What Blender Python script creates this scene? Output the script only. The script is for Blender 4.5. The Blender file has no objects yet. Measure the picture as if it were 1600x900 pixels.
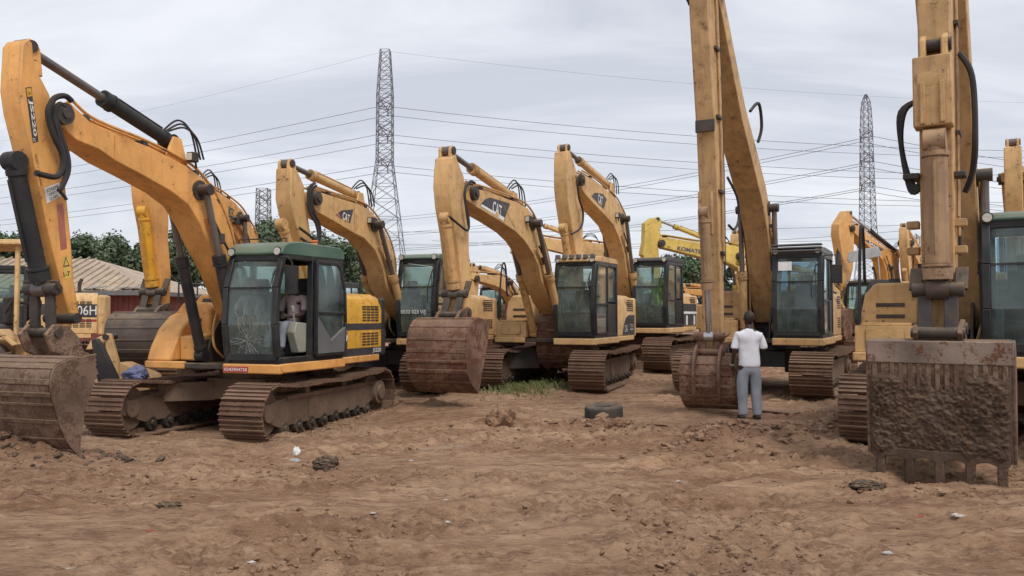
import bpy, bmesh, math, random
import numpy as np
from math import sin, cos, pi, radians, atan, atan2, sqrt
from mathutils import Vector, Matrix
random.seed(7)
S = bpy.context.scene
COL = S.collection

# ------------------------------------------------------------------ camera, sky, sun, exposure
EYE = 1.65
PITCH = atan(44 / 1250)
cam = bpy.data.cameras.new('camera'); camo = bpy.data.objects.new('camera', cam); COL.objects.link(camo)
camo.location = (0, 0, EYE); camo.rotation_euler = (pi / 2 + PITCH, 0, 0)
cam.sensor_width = 36; cam.lens = 36 * 1250 / 1600; cam.clip_end = 6000; cam.clip_start = 0.05
S.camera = camo
S.view_settings.view_transform = 'Standard'; S.view_settings.look = 'None'
S.view_settings.exposure = 0.5; S.view_settings.gamma = 1
SUN_EL, SUN_AZ = radians(52), radians(150)      # azimuth measured clockwise from +y (away from the camera)
sl = bpy.data.lights.new('sun', 'SUN'); sl.energy = 1.6; sl.angle = radians(22); sl.color = (1, .965, .91)
so = bpy.data.objects.new('sun', sl); COL.objects.link(so)
sd = Vector((sin(SUN_AZ) * cos(SUN_EL), cos(SUN_AZ) * cos(SUN_EL), sin(SUN_EL)))
so.rotation_euler = sd.to_track_quat('Z', 'Y').to_euler()
W = bpy.data.worlds.new('World'); S.world = W; W.use_nodes = True
nt = W.node_tree; N = nt.nodes; Lk = nt.links
for n in list(N): N.remove(n)
out = N.new('ShaderNodeOutputWorld'); bg = N.new('ShaderNodeBackground'); bg.inputs[1].default_value = 0.108
sky = N.new('ShaderNodeTexSky'); sky.sky_type = 'NISHITA'; sky.sun_disc = False
sky.sun_elevation = SUN_EL; sky.sun_rotation = SUN_AZ
tc = N.new('ShaderNodeTexCoord'); sep = N.new('ShaderNodeSeparateXYZ'); Lk.new(tc.outputs['Generated'], sep.inputs[0])
mx = N.new('ShaderNodeMath'); mx.operation = 'MAXIMUM'; Lk.new(sep.outputs[2], mx.inputs[0]); mx.inputs[1].default_value = 0.0
ad = N.new('ShaderNodeMath'); ad.operation = 'ADD'; Lk.new(mx.outputs[0], ad.inputs[0]); ad.inputs[1].default_value = 0.14
dx = N.new('ShaderNodeMath'); dx.operation = 'DIVIDE'; Lk.new(sep.outputs[0], dx.inputs[0]); Lk.new(ad.outputs[0], dx.inputs[1])
dy = N.new('ShaderNodeMath'); dy.operation = 'DIVIDE'; Lk.new(sep.outputs[1], dy.inputs[0]); Lk.new(ad.outputs[0], dy.inputs[1])
cb = N.new('ShaderNodeCombineXYZ'); Lk.new(dx.outputs[0], cb.inputs[0]); Lk.new(dy.outputs[0], cb.inputs[1])
n1 = N.new('ShaderNodeTexNoise'); n1.inputs['Scale'].default_value = .75; n1.inputs['Detail'].default_value = 9
n1.inputs['Roughness'].default_value = .58; n1.inputs['Distortion'].default_value = .9
mp = N.new('ShaderNodeMapping'); mp.inputs['Scale'].default_value = (.8, 1.7, 1); mp.inputs['Location'].default_value = (3.1, .7, 0)
Lk.new(cb.outputs[0], mp.inputs[0]); Lk.new(mp.outputs[0], n1.inputs['Vector'])
cr = N.new('ShaderNodeValToRGB'); e = cr.color_ramp.elements
e[0].position = .36; e[0].color = (4.3, 4.5, 4.95, 1); e[1].position = .66; e[1].color = (6.2, 6.3, 6.55, 1)
m_ = e.new(.5); m_.color = (5.1, 5.25, 5.65, 1)
Lk.new(n1.outputs[0], cr.inputs[0])
mxc = N.new('ShaderNodeMix'); mxc.data_type = 'RGBA'; mxc.inputs[0].default_value = .9
Lk.new(sky.outputs[0], mxc.inputs[6]); Lk.new(cr.outputs[0], mxc.inputs[7])
Lk.new(mxc.outputs[2], bg.inputs[0]); Lk.new(bg.outputs[0], out.inputs[0])

# ------------------------------------------------------------------ noise for terrain
def _h(ix, iy, s):
    n = (ix * 374761393 + iy * 668265263 + s * 982451653).astype(np.int64) & 0xffffffff
    n = ((n ^ (n >> 13)) * 1274126177) & 0xffffffff
    return ((n ^ (n >> 16)) & 0xffff) / 65535.0
def vn(x, y, s=0):
    x = np.asarray(x, float); y = np.asarray(y, float)
    ix = np.floor(x).astype(np.int64); iy = np.floor(y).astype(np.int64)
    fx = x - ix; fy = y - iy; fx = fx * fx * (3 - 2 * fx); fy = fy * fy * (3 - 2 * fy)
    a = _h(ix, iy, s); b = _h(ix + 1, iy, s); c = _h(ix, iy + 1, s); d = _h(ix + 1, iy + 1, s)
    return (a + (b - a) * fx + (c - a) * fy + (a - b - c + d) * fx * fy) - .5
def fbm(x, y, o=4, s=0):
    t = 0
    for i in range(o): t = t + vn(x * 2 ** i + 17 * i, y * 2 ** i - 9 * i, s + i) / 2 ** i
    return t
RUTS = [(-3, 6.3, .10, .008, .20, .025), (-3, 8.0, .12, .008, .20, .025), (1.5, 8.6, .42, .02, .24, .03), (2.2, 7.2, .40, .02, .24, .03), (-1.5, 10.2, .55, .02, .2, .03), (0, 5.55, .04, -.006, .2, .03), (-6, 8.6, .22, .0, .2, .03), (4, 9.6, .7, .02, .22, .03), (1, 12.4, .05, .01, .25, .03), (5, 6.4, -.12, .01, .22, .025)]
def gauss(x, y, cx, cy, rx, ry, rot=0):
    c, s_ = cos(rot), sin(rot); u = (x - cx) * c + (y - cy) * s_; v = -(x - cx) * s_ + (y - cy) * c
    return np.exp(-(u / rx) ** 2 - (v / ry) ** 2)
def gbase(x, y):
    x = np.asarray(x, float); y = np.asarray(y, float)
    return -.22 * gauss(x, y, -4.6, 13.8, 3.4, 3.6) + .17 * gauss(x, y, 3.7, 23.6, 4, 4) + .19 * gauss(x, y, -1.0, 13.7, 1.3, .8) + .15 * gauss(x, y, 3.15, 13.3, .8, .45) - .05 * gauss(x, y, 4.3, 8.0, 1, .5) + .07 * gauss(x, y, 3.68, 12.5, .9, .5)
def heap(x, y):
    h = .17 * gauss(x, y, 4.9, 11.4, .9, .40, .25) + .20 * gauss(x, y, 2.9, 10.2, 1.4, .55, .55) + .10 * gauss(x, y, 1.3, 12.0, .5, .3)
    h = h + .20 * gauss(x, y, -6.1, 9.3, 1.3, .40, 0) + .10 * gauss(x, y, -3.0, 10.2, .7, .3, .1) + .09 * gauss(x, y, -.1, 12.5, .5, .25) + .07 * gauss(x, y, .9, 6.4, .55, .3)
    h = h + .10 * gauss(x, y, -1.7, 14.5, 1.2, .4, .8) + .08 * gauss(x, y, 6.5, 8.2, .8, .3)
    return h * (1 - gauss(x, y, 3.66, 12.2, .5, .55))
def ght(x, y):
    x = np.asarray(x, float); y = np.asarray(y, float)
    z = gbase(x, y)
    near = np.clip((70 - y) / 40, 0, 1)
    wx = x + .5 * fbm(x * .35, y * .35, 3, 40); wy = y + .6 * fbm(x * .35 + 5, y * .35, 3, 50)
    a = .22 + .25 * np.sin(x * .13)
    u = wx * np.cos(a) + wy * np.sin(a); v = -wx * np.sin(a) + wy * np.cos(a)
    r1 = fbm(u * .35, v * 1.7, 4, 3); r1 = (1 - np.abs(r1) * 3.2)
    z = z + near * (.016 * r1 + .06 * fbm(x * .22, y * .22, 3, 11))
    rough = np.clip(fbm(x * .6, y * 1.1, 3, 21) * 3.0 + .42, 0, 1)
    for (x0_, y0_, ang, cur, wid, dep) in RUTS:
        c_, s_ = cos(ang), sin(ang); al = (x - x0_) * c_ + (y - y0_) * s_; ac = -(x - x0_) * s_ + (y - y0_) * c_ - cur * al * al + .10 * vn(al * .5, 0 * al, 7)
        m = np.exp(-(ac / wid) ** 4); ed = np.exp(-((np.abs(ac) - wid * 1.25) / .09) ** 2); brk = np.clip(fbm(x * .5, y * .5, 3, 33) * 3.2 + .75, 0, 1)
        lug = (np.sin(al * 2 * pi / .19 + np.abs(ac) * 9) > .2) * 1.0
        z = z + near * brk * (-dep * 1.3 * m + dep * 1.2 * ed + .032 * m * (lug - .4))
    hp = heap(x, y)
    z = z + near * (rough * (.05 * fbm(u * 2.6, v * 4.4, 4, 7) + .12 * np.abs(fbm(u * 3.2, v * 6, 5, 107))) + (.016 + .034 * rough) * fbm(u * 7, v * 12, 5, 29))
    z = z - near * .05 * np.clip(np.sin(v * 5.2 + 1.5 * fbm(u * .5, v * .5, 3, 91)) - .55, 0, 1) * np.clip(fbm(u * .25, v * .4, 2, 95) * 3 + .4, 0, 1)
    z = z + hp * (1 + 1.0 * fbm(x * 3.2, y * 3.2, 4, 61)) + np.clip(hp * 4, 0, 1) * (.05 * fbm(x * 5, y * 5, 4, 71) + .17 * np.abs(fbm(x * 5, y * 5, 5, 72)))
    return z
RUTS_ = 0
def gz(x, y): return float(ght(np.array([x]), np.array([y]))[0])

# ------------------------------------------------------------------ materials
def newmat(name):
    m = bpy.data.materials.new(name); m.use_nodes = True
    return m, m.node_tree.nodes, m.node_tree.links, m.node_tree.nodes['Principled BSDF']
def noise(Nn, L, vec, scale, detail=4, rough=.55):
    n = Nn.new('ShaderNodeTexNoise'); n.inputs['Scale'].default_value = scale; n.inputs['Detail'].default_value = detail
    n.inputs['Roughness'].default_value = rough; L.new(vec, n.inputs['Vector']); return n.outputs[0]
def ramp(Nn, L, src, a, b, va=0, vb=1):
    r = Nn.new('ShaderNodeMapRange'); r.inputs[1].default_value = a; r.inputs[2].default_value = b
    r.inputs[3].default_value = va; r.inputs[4].default_value = vb; L.new(src, r.inputs[0]); return r.outputs[0]
def mixc(Nn, L, f, a, b):
    m = Nn.new('ShaderNodeMix'); m.data_type = 'RGBA'
    if isinstance(f, (int, float)): m.inputs[0].default_value = f
    else: L.new(f, m.inputs[0])
    for v, i in ((a, 6), (b, 7)):
        if isinstance(v, tuple): m.inputs[i].default_value = (*v, 1)
        else: L.new(v, m.inputs[i])
    return m.outputs[2]
def mul(Nn, L, a, b):
    m = Nn.new('ShaderNodeMath'); m.operation = 'MULTIPLY'
    for v, i in ((a, 0), (b, 1)):
        if isinstance(v, (int, float)): m.inputs[i].default_value = v
        else: L.new(v, m.inputs[i])
    return m.outputs[0]
def surf(name, col, rough=.5, metal=0, dirt=(.16, .10, .06), dirtiness=.35, rust=0.0, rustc=(.11, .045, .02), dust=.3, dustc=(.38, .265, .165), bump=.15, var=.25, scale=1.0, spec=.4, streak=.0, edge=0):
    m, Nn, L, P = newmat(name)
    t = Nn.new('ShaderNodeTexCoord'); oi = Nn.new('ShaderNodeObjectInfo')
    va = Nn.new('ShaderNodeVectorMath'); va.operation = 'MULTIPLY_ADD'
    L.new(oi.outputs['Random'], va.inputs[0]); va.inputs[1].default_value = (37, 51, 23); L.new(t.outputs['Object'], va.inputs[2])
    vec = va.outputs[0]
    big = noise(Nn, L, vec, 1.6 * scale, 5, .6); mid = noise(Nn, L, vec, 6.5 * scale, 6, .65); fine = noise(Nn, L, vec, 34 * scale, 5, .7)
    c2 = tuple(min(1, c * (1 - var)) for c in col); c3 = tuple(min(1, c * (1 + var * .6) + .01) for c in col)
    c = mixc(Nn, L, ramp(Nn, L, big, .3, .7), c2, c3)
    c = mixc(Nn, L, mul(Nn, L, ramp(Nn, L, mid, .46, .78), dirtiness), c, dirt)
    if streak:
        mpn = Nn.new('ShaderNodeMapping'); mpn.inputs['Scale'].default_value = (9, 9, .7); L.new(vec, mpn.inputs[0])
        st = noise(Nn, L, mpn.outputs[0], 1.0, 4, .6)
        c = mixc(Nn, L, mul(Nn, L, ramp(Nn, L, st, .5, .75), streak), c, dirt)
    if rust:
        q = Nn.new('ShaderNodeMath'); q.operation = 'MULTIPLY_ADD'; L.new(mid, q.inputs[0]); q.inputs[1].default_value = .55
        L.new(mul(Nn, L, fine, .45), q.inputs[2])
        c = mixc(Nn, L, ramp(Nn, L, q.outputs[0], .60 - rust * .12, .635 - rust * .12), c, rustc)
    if dust:
        g = Nn.new('ShaderNodeNewGeometry'); s3 = Nn.new('ShaderNodeSeparateXYZ'); L.new(g.outputs['Normal'], s3.inputs[0])
        up = ramp(Nn, L, s3.outputs[2], .25, .95)
        up = mul(Nn, L, up, ramp(Nn, L, mid, .3, .6))
        c = mixc(Nn, L, mul(Nn, L, up, dust), c, dustc)
        lite = mul(Nn, L, ramp(Nn, L, big, .4, .75), dust * .25); c = mixc(Nn, L, lite, c, dustc)
    if edge:
        bv = Nn.new('ShaderNodeBevel'); bv.samples = 4; bv.inputs['Radius'].default_value = .022; gg = Nn.new('ShaderNodeNewGeometry')
        dt = Nn.new('ShaderNodeVectorMath'); dt.operation = 'DOT_PRODUCT'; L.new(bv.outputs[0], dt.inputs[0]); L.new(gg.outputs['Normal'], dt.inputs[1])
        em = ramp(Nn, L, dt.outputs['Value'], .985, .90); em = mul(Nn, L, em, ramp(Nn, L, mid, .32, .55, .25, 1))
        c = mixc(Nn, L, mul(Nn, L, em, edge), c, (.10, .055, .03))
    L.new(c, P.inputs['Base Color'])
    L.new(ramp(Nn, L, mid, .3, .7, max(.05, rough - .12), min(1, rough + .18)), P.inputs['Roughness'])
    P.inputs['Metallic'].default_value = metal; P.inputs['Specular IOR Level'].default_value = spec
    if bump:
        b = Nn.new('ShaderNodeBump'); b.inputs['Strength'].default_value = bump; b.inputs['Distance'].default_value = .02
        sm = Nn.new('ShaderNodeMath'); sm.operation = 'ADD'; L.new(mid, sm.inputs[0]); L.new(fine, sm.inputs[1])
        L.new(sm.outputs[0], b.inputs['Height']); L.new(b.outputs[0], P.inputs['Normal'])
    return m
M = {}
M['cat'] = surf('faded_tan_yellow_paint', (.66, .40, .165), .58, rust=.1, dirtiness=.32, streak=.25, edge=.8)
M['catd'] = surf('dirty_tan_yellow_paint', (.52, .315, .135), .65, rust=.12, dirtiness=.55, streak=.5, edge=.8)
M['cat2'] = surf('pale_tan_yellow_paint', (.67, .425, .19), .58, rust=.08, dirtiness=.28, streak=.2, edge=.8)
M['armd'] = surf('grimy_brown_paint', (.38, .235, .125), .7, rust=.1, dirtiness=.7, dirt=(.15, .10, .075), streak=.6, edge=.8)
M['orange'] = surf('orange_yellow_paint', (.80, .385, .105), .5, rust=.08, dirtiness=.22, streak=.25, dust=.25, edge=.8)
M['yel'] = surf('strong_yellow_paint', (.76, .40, .035), .42, rust=.15, dirtiness=.3, streak=.3, dust=.2, edge=.8)
M['kom'] = surf('lemon_yellow_paint', (.68, .47, .10), .45, rust=.15, dirtiness=.22, streak=.2, edge=.8)
M['sany'] = surf('orange_paint', (.66, .33, .09), .45, rust=.15, dirtiness=.2, edge=.8)
M['black'] = surf('black_paint', (.018, .019, .021), .45, dust=.18, dirtiness=.3, dirt=(.07, .05, .04), bump=.05)
M['cabp'] = surf('dark_cab_paint', (.014, .016, .018), .38, dust=.15, dirtiness=.25, dirt=(.09, .07, .06), bump=.05)
M['cabg'] = surf('green_tinted_roof', (.07, .15, .11), .4, dust=.35, dirtiness=.2, bump=.04)
M['greyp'] = surf('grey_plastic', (.13, .135, .14), .6, dust=.2, dirtiness=.25)
M['rubber'] = surf('black_rubber', (.022, .022, .024), .7, dust=.15, dirtiness=.3, dirt=(.08, .06, .045), bump=.1)
M['track'] = surf('rusty_track_steel', (.17, .092, .058), .75, metal=.15, rust=.5, rustc=(.09, .04, .025), dirtiness=.6, dirt=(.20, .13, .085), dust=.75, dustc=(.33, .22, .15), bump=.5, scale=2)
M['frame'] = surf('dusty_frame_steel', (.15, .095, .065), .75, rust=.4, dirtiness=.6, dirt=(.22, .15, .10), dust=.8, dustc=(.33, .23, .16), bump=.35)
M['dark'] = surf('greasy_dark_steel', (.035, .03, .027), .6, rust=.3, rustc=(.07, .035, .02), dirtiness=.5, dirt=(.10, .065, .045), dust=.45, bump=.3)
M['bucket'] = surf('rusty_bucket_steel', (.205, .118, .08), .75, metal=.1, var=.55, edge=.4, rust=.9, rustc=(.12, .045, .025), dirtiness=.5, dirt=(.24, .16, .11), dust=.4, bump=.4, streak=.3)
M['bucketA'] = surf('worn_brown_bucket_steel', (.20, .128, .09), .7, metal=.15, var=.5, edge=.4, rust=.9, rustc=(.11, .06, .04), dirtiness=.55, dirt=(.28, .16, .09), dust=.4, bump=.35, streak=.3)
M['bucketB'] = surf('dark_grey_bucket_steel', (.07, .06, .055), .7, metal=.1, rust=.3, dirtiness=.5, dirt=(.16, .11, .08), dust=.5, bump=.35)
M['lip'] = surf('bare_grey_lip_steel', (.23, .17, .135), .65, metal=.1, rust=.6, var=.45, edge=.6, dirtiness=.7, dust=.4, bump=.3)
M['caked'] = surf('caked_dry_mud', (.082, .054, .04), .95, rust=.5, rustc=(.045, .03, .024), dirtiness=.75, dirt=(.20, .115, .072), dust=.25, bump=.5, var=.6, scale=.9, spec=.1)
M['chrome'] = surf('worn_chrome_rod', (.52, .53, .55), .25, metal=.9, dust=.2, dirtiness=.2, bump=.02)
M['rod'] = surf('dull_rod_steel', (.17, .15, .14), .4, metal=.6, dust=.4, dirtiness=.5, bump=.05)
M['white'] = surf('white_vinyl', (.78, .78, .76), .5, dust=.1, dirtiness=.15, bump=0)
M['scrap'] = surf('dirty_pale_plastic', (.52, .49, .45), .6, dust=.3, dirtiness=.5, bump=.2)
M['grey'] = surf('light_grey_metal', (.38, .40, .40), .5, dust=.2, dirtiness=.3)
M['red'] = surf('red_vinyl', (.42, .035, .04), .5, dust=.1, dirtiness=.15, bump=0)
M['pinkred'] = surf('faded_red_reflector', (.42, .14, .10), .5, dust=.2, dirtiness=.15, bump=0)
M['bluet'] = surf('dark_blue_vinyl', (.05, .055, .13), .5, dust=.1, dirtiness=.15, bump=0)
M['amber'] = surf('orange_beacon_plastic', (.8, .22, .04), .3, dust=.1, dirtiness=.1, bump=0)
M['lens'] = surf('lamp_lens', (.6, .58, .5), .15, dust=.2, dirtiness=.3, bump=0)
M['seat'] = surf('dark_seat_cloth', (.04, .045, .055), .9, bump=.2)
M['seatp'] = surf('pale_console_plastic', (.30, .30, .25), .6, bump=.05)
M['skin'] = surf('dark_brown_skin', (.045, .024, .016), .5, dust=0, dirtiness=.1, bump=.03, var=.1)
M['tee'] = surf('white_cotton', (.86, .87, .92), .95, dust=0, dirtiness=.06, bump=.25, var=.04, spec=.1)
M['pants'] = surf('grey_jersey', (.31, .33, .38), .95, dust=0, dirtiness=.12, bump=.25, var=.1, spec=.1)
M['pinkshirt'] = surf('faded_pink_cotton', (.36, .27, .28), .95, dust=0, dirtiness=.1, bump=.3, var=.1)
M['vest'] = surf('lime_vest_cloth', (.42, .55, .08), .9, dust=0, dirtiness=.2, bump=.4)
M['bluebag'] = surf('faded_blue_plastic', (.13, .16, .30), .5, dust=.15, dirtiness=.2, bump=.2)
M['wood'] = surf('weathered_plank_wood', (.20, .12, .075), .8, dust=.5, dirtiness=.4, bump=.3)
M['redwall'] = surf('dull_red_sheet_metal', (.19, .042, .038), .7, dust=.15, dirtiness=.35, rust=.2, streak=.4)
M['roof'] = surf('tan_sheet_roof', (.43, .34, .25), .7, dust=.2, dirtiness=.3, streak=.2, rust=.1)
M['galv'] = surf('galvanised_lattice_steel', (.16, .165, .175), .6, metal=.2, dust=0, dirtiness=.2, bump=0)
M['wire'] = surf('dark_conductor', (.06, .065, .07), .6, dust=0, dirtiness=0, bump=0)
M['clod'] = surf('dry_clod_earth', (.27, .16, .10), .95, dust=.6, dustc=(.42, .28, .18), dirtiness=.5, dirt=(.12, .07, .045), bump=.8, var=.4, scale=3, spec=.1)
M['darkclod'] = surf('dark_clod_earth', (.085, .06, .045), .95, dust=.4, dirtiness=.4, bump=.8, var=.4, scale=3, spec=.1)
M['catblk'] = surf('faded_black_vinyl', (.045, .045, .05), .5, dust=.15, dirtiness=.2, bump=0)
M['tyre'] = surf('dusty_tyre_rubber', (.045, .042, .04), .85, dust=.6, dustc=(.22, .16, .12), dirtiness=.4, bump=.3)
M['bark'] = surf('grey_brown_bark', (.10, .075, .055), .9, dust=0, bump=.6, scale=2)
M['concrete'] = surf('pale_pole_concrete', (.38, .35, .31), .9, dust=.1, dirtiness=.3)
def glassmat(name, tint, refl=.5):
    m, Nn, L, P = newmat(name); Nn.remove(P)
    o = [n for n in Nn if n.type == 'OUTPUT_MATERIAL'][0]
    tr = Nn.new('ShaderNodeBsdfTransparent'); tr.inputs[0].default_value = (*tint, 1)
    gl = Nn.new('ShaderNodeBsdfGlossy'); gl.inputs['Roughness'].default_value = .06; gl.inputs[0].default_value = (.8, .9, .92, 1)
    df = Nn.new('ShaderNodeBsdfDiffuse'); df.inputs[0].default_value = (.27, .34, .31, 1)
    fr = Nn.new('ShaderNodeFresnel'); fr.inputs[0].default_value = 1.5
    t = Nn.new('ShaderNodeTexCoord'); nz = noise(Nn, L, t.outputs['Object'], 2.2, 5, .6)
    ff = Nn.new('ShaderNodeMath'); ff.operation = 'MULTIPLY_ADD'; L.new(fr.outputs[0], ff.inputs[0]); ff.inputs[1].default_value = 1.0; ff.inputs[2].default_value = .05 * refl
    m1 = Nn.new('ShaderNodeMixShader'); L.new(ff.outputs[0], m1.inputs[0]); L.new(tr.outputs[0], m1.inputs[1]); L.new(gl.outputs[0], m1.inputs[2])
    m2 = Nn.new('ShaderNodeMixShader'); L.new(ramp(Nn, L, nz, .35, .75, .08, .38), m2.inputs[0]); L.new(m1.outputs[0], m2.inputs[1]); L.new(df.outputs[0], m2.inputs[2])
    L.new(m2.outputs[0], o.inputs[0]); return m
M['glass'] = glassmat('dusty_tinted_glass', (.68, .80, .75))
M['glassb'] = glassmat('dusty_blue_glass', (.42, .58, .68))
def leafmat(name, c1, c2):
    m, Nn, L, P = newmat(name)
    g = Nn.new('ShaderNodeNewGeometry'); c = mixc(Nn, L, g.outputs['Random Per Island'], c1, c2)
    t = Nn.new('ShaderNodeTexCoord'); c = mixc(Nn, L, mul(Nn, L, ramp(Nn, L, noise(Nn, L, t.outputs['Object'], .8, 3), .4, .65), .6), c, tuple(x * 1.5 for x in c2))
    L.new(c, P.inputs['Base Color']); P.inputs['Roughness'].default_value = .75; P.inputs['Specular IOR Level'].default_value = .25
    return m
M['leaf'] = leafmat('hazy_green_leaves', (.045, .078, .04), (.095, .135, .068))  # distance haze is put into the leaf colours, lighter and greyer
M['leaf2'] = leafmat('hazy_dull_leaves', (.05, .078, .045), (.10, .13, .075))  # haze mixed into this green as well
M['grass'] = leafmat('weed_leaves', (.06, .09, .03), (.18, .19, .08))
# ground
def groundmat():
    m, Nn, L, P = newmat('brown_dirt')
    g = Nn.new('ShaderNodeNewGeometry'); pos = g.outputs['Position']
    mpn = Nn.new('ShaderNodeMapping'); mpn.inputs['Rotation'].default_value = (0, 0, -.28); mpn.inputs['Scale'].default_value = (.5, 1.6, 1); L.new(pos, mpn.inputs[0])
    mp2 = Nn.new('ShaderNodeMapping'); mp2.inputs['Rotation'].default_value = (0, 0, -.2); mp2.inputs['Scale'].default_value = (.45, 1.3, 1); L.new(pos, mp2.inputs[0])
    a = noise(Nn, L, pos, .22, 4); b = noise(Nn, L, mpn.outputs[0], 1.1, 7, .65); c = noise(Nn, L, mp2.outputs[0], 8, 8, .72); d = noise(Nn, L, pos, 42, 4, .7)
    col = mixc(Nn, L, ramp(Nn, L, b, .36, .64), (.28, .155, .09), (.53, .34, .212))
    col = mixc(Nn, L, mul(Nn, L, ramp(Nn, L, a, .42, .62), .5), col, (.52, .355, .23))
    col = mixc(Nn, L, mul(Nn, L, ramp(Nn, L, c, .46, .66), .65), col, (.19, .105, .068))
    col = mixc(Nn, L, mul(Nn, L, ramp(Nn, L, d, .58, .74), .5), col, (.52, .40, .29))
    f1 = noise(Nn, L, mp2.outputs[0], 17, 7, .75); f2 = noise(Nn, L, mpn.outputs[0], 3.2, 8, .72)
    col = mixc(Nn, L, mul(Nn, L, ramp(Nn, L, f2, .535, .575), .5), col, (.205, .11, .068))
    col = mixc(Nn, L, mul(Nn, L, ramp(Nn, L, f1, .565, .60), .6), col, (.155, .084, .054))
    col = mixc(Nn, L, mul(Nn, L, ramp(Nn, L, f1, .43, .40), .4), col, (.60, .44, .31))
    at = Nn.new('ShaderNodeAttribute'); at.attribute_name = 'turned'; at.attribute_type = 'GEOMETRY'
    col = mixc(Nn, L, mul(Nn, L, at.outputs['Fac'], .6), col, (.20, .102, .062))
    L.new(col, P.inputs['Base Color']); P.inputs['Roughness'].default_value = .95; P.inputs['Specular IOR Level'].default_value = .12
    bm = Nn.new('ShaderNodeBump'); bm.inputs['Strength'].default_value = .9; bm.inputs['Distance'].default_value = .075
    sm = Nn.new('ShaderNodeMath'); sm.operation = 'MULTIPLY_ADD'; L.new(c, sm.inputs[0]); sm.inputs[1].default_value = 1.2
    L.new(mul(Nn, L, f1, .7), sm.inputs[2]); L.new(sm.outputs[0], bm.inputs['Height']); L.new(bm.outputs[0], P.inputs['Normal'])
    return m
M['ground'] = groundmat()

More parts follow.
